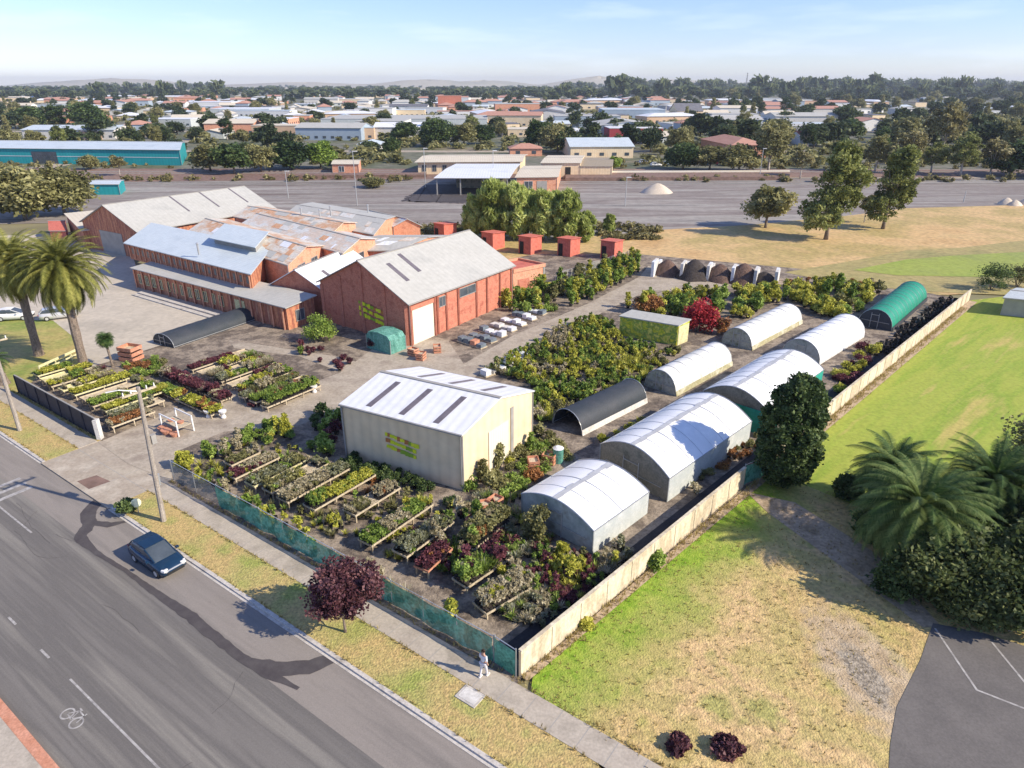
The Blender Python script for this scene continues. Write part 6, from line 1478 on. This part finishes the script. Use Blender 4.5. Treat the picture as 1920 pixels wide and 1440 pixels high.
# terracotta stand and white urns at the driveway
t=thing('pot_display','white post and rail stand holding terracotta bowls at the driveway corner','display stand',G(335,808)+Z*.13,ROADH)
each('post','white',t,[((x,y,0),(x,y,1.5),.1,.1) for x in (-1.3,1.3) for y in (-.7,.7)]); each('rail','white',t,[((-1.3,y,1.45),(1.3,y,1.45),.08,.1) for y in (-.7,.7)]); each('shelf','wood',t,[((-1.3,0,.75),(1.3,0,.75),1.2,.05)])
for i,(x,y,rr) in enumerate(((-.9,-.9,.42),(0,-1.0,.5),(.95,-.85,.4),(-.5,-.2,.3),(.5,.1,.3))):
    z=.0 if y<-.5 else .66
    g=G(335,808)+Z*(.13+z); R_=Matrix.Rotation(ROADH,3,'Z')@Vector((x,y,0)); m=MB(); m.tube([(0,0,0),(0,0,.12),(0,0,rr*.9)],[rr*.55,rr*.7,rr],12)
    tag(m.build('terracotta_bowl',K['terra'],None,loc=g+R_),'terracotta bowl at the white display stand, %s from the driveway side'%ordn[i],'bowl','terracotta bowls at the display stand')
for i,(px,py) in enumerate(((392,785),(408,780),(420,786),(1372-960+130,745),(560,741),(590,738))):
    m=MB().tube([(0,0,0),(0,0,.1),(0,0,.35),(0,0,.6),(0,0,.75)],[.2,.24,.12,.32,.36],12)
    tag(m.build('white_urn',K['white'],None,loc=G(px,py)+Z*.13),'white garden urn at the edge of the inner driveway, %s from the street'%ordn[i],'urn','white urns along the inner driveway')
bins=thing('water_tank','small green water tank with a pale lid behind the nearest greenhouse','tank',G(1046,868)+Z*.12)
MB().tube([(0,0,0),(0,0,1.25)],.42,14).build('body',K['shadegreen'],bins); MB().tube([(0,0,1.25),(0,0,1.4)],[.45,.2],14).build('lid',K['bagw'],bins)
for i in range(9):
    px,py=[(248,676),(915,962),(928,955),(890,990),(1000,880),(1030,870),(820,662),(775,668),(790,676)][i]
    g=G(px,py)+Z*.12; t=thing('crate_stack','stack of rusty slatted crates, %s'%['beside the little cabbage palm','left of the nearest greenhouse, second','left of the nearest greenhouse, third','among the front shrubs','beside the low black tunnel','by the green water tank','outside the roller door','at the foot of the brick gable','by the gravel track near the cage'][i],'crates',g,rt.uniform(0,3)); t.scale=(1.9,1.9,1.9) if i==0 else (1,1,1)
    for z in range(3):
        for s in (-1,1): MB().box((0,s*.4,.14+z*.3),.5,.025,.1).build('slat_side',K['terra'],t); MB().box((s*.5,0,.14+z*.3),.025,.4,.1).build('slat_end',K['terra'],t)
        MB().box((0,0,.04+z*.3),.49,.39,.02).build('tray',K['wood'],t)
# roof pipes on the old halls
for i,(px,py,z) in enumerate(((620,398,7),(600,405,7),(372,470,6.5),(565,402,7.5),(690,395,6))):
    o=MB().tube([(0,0,0),(0,0,1.6)],[.14,.14],8).tube([(0,0,1.6),(0,0,1.75)],[.26,.1],8).build('vent_pipe',K['steel'],None,loc=G(px,py,z)-Z*.6); tag(o,'steel vent pipe on the old hall roofs, %s'%['right of centre','behind the rust ridge','beside the blue office roof','above the second hall','near the end hall'][i],'vent pipe','vent pipes on the hall roofs')
# ------------------------------------------------------------------ wear: joints, cracks, weeds
m=MB()
for u in np.arange(-120,30,1.5):
    if -58.6<u<-47.6: continue
    m.sheet([RD(u,19.42),RD(u+.035,19.42),RD(u+.035,20.88),RD(u,20.88)],.1535)
for u in np.arange(-58,-47.6,3.4): m.sheet([RD(u,16.9),RD(u+.04,16.9),RD(u+.04,21.0),RD(u,21.0)],.1185)
m.sheet([RD(-58.5,19.3),RD(-47.7,19.3),RD(-47.7,19.34),RD(-58.5,19.34)],.1195)
struct(m.build('path_joint',K['trim']))
m=MB(); rc=random.Random(77)
for k in range(18):
    u=rc.uniform(-62,-12); v=rc.uniform(5.8,13.2); a=rc.choice([0,0,1.5])+rc.uniform(-.3,.3); z=.0275+k*.0002
    for j in range(rc.randint(6,16)):
        l=rc.uniform(.3,.7); a+=rc.uniform(-.35,.35); u2=u+math.cos(a)*l; v2=v+math.sin(a)*l*.6
        if not 5.4<v2<13.5: break
        w_=rc.uniform(.005,.013); A=RD(u,v);B=RD(u2,v2);d=(B-A).normalized();n=Vector((-d.y,d.x,0))*w_
        m.sheet([A-n,B-n,B+n,A+n],z); u,v=u2,v2
struct(m.build('road_crack',K['patch']))
def tufts(name,label,n,fn,mk,h,seed):
    rg=np.random.default_rng(seed); V=[];T=[]
    for i in range(n):
        p=fn(rg)
        if p is None: continue
        hh=h*rg.uniform(.5,1.4)
        for b in range(5):
            a=rg.random()*6.28; d=np.array([math.cos(a),math.sin(a),0]); e=np.array([-d[1],d[0],0])*.018; o_=np.array(p)+d*rg.uniform(0,.05); tp=o_+d*hh*.5+np.array([0,0,hh])
            V+=[o_-e,o_+e,tp+e*.3,tp-e*.3]; T.append(rg.random())
    tag(obj(name,mesh_np(name,np.array(V),np.array(T),K[mk])),label,'weeds',None,'stuff')
LM('leaf_straw',(.26,.20,.07),(.42,.34,.13),(.55,.46,.20))
def f1(rg):
    q=wa+wd*float(rg.uniform(0,88))+wn*float(.12+abs(rg.normal(0,.35))); return (q.x,q.y,.15)
tufts('wall_weeds','dry weeds and grass tufts along the foot of the cream wall',1500,f1,'leaf_straw',.22,1)
def f2(rg):
    q=RD(float(rg.uniform(-110,20)),float(rg.choice([16.9,19.35,20.98,21.1])+rg.normal(0,.05)))
    u=q.x*.811-q.y*.585
    return None if -58.6<u<-47.6 else (q.x,q.y,.135)
tufts('verge_weeds','weeds along the kerb and footpath edges',2200,f2,'leaf_straw',.14,2)
def f3(rg):
    x,y=rg.uniform(2,24),rg.uniform(14,44); q=Vector((x,y,0))-wa
    if q.dot(wn)<.6 or q.dot(wd)<0 and x<6: return None
    g_=Vector((x,y,0))
    if x>15.5+max(0,y-21)*.85: return None
    return (x,y,.13)
tufts('lawn_tufts','scattered coarse grass tufts on the front lawn',2600,f3,'leaf_straw',.09,3)
# ------------------------------------------------------------------ haze
hz=MB().box((0,4150,50.5),9300,5150,52.5).build('haze',bpy.data.materials.new('haze_air')); hz['kind']='stuff'
hm=hz.data.materials[0]; hm.use_nodes=True; hn=hm.node_tree; hn.nodes.remove(hn.nodes['Principled BSDF'])
pv=hn.nodes.new('ShaderNodeVolumePrincipled'); pv.inputs['Color'].default_value=(.80,.88,1.0,1); pv.inputs['Density'].default_value=.00010; pv.inputs['Anisotropy'].default_value=.2
hn.links.new(pv.outputs['Volume'],hn.nodes['Material Output'].inputs['Volume'])
for o in S.objects:
    for k in ('_h','_used','_keep','_u'):
        if k in o: del o[k]
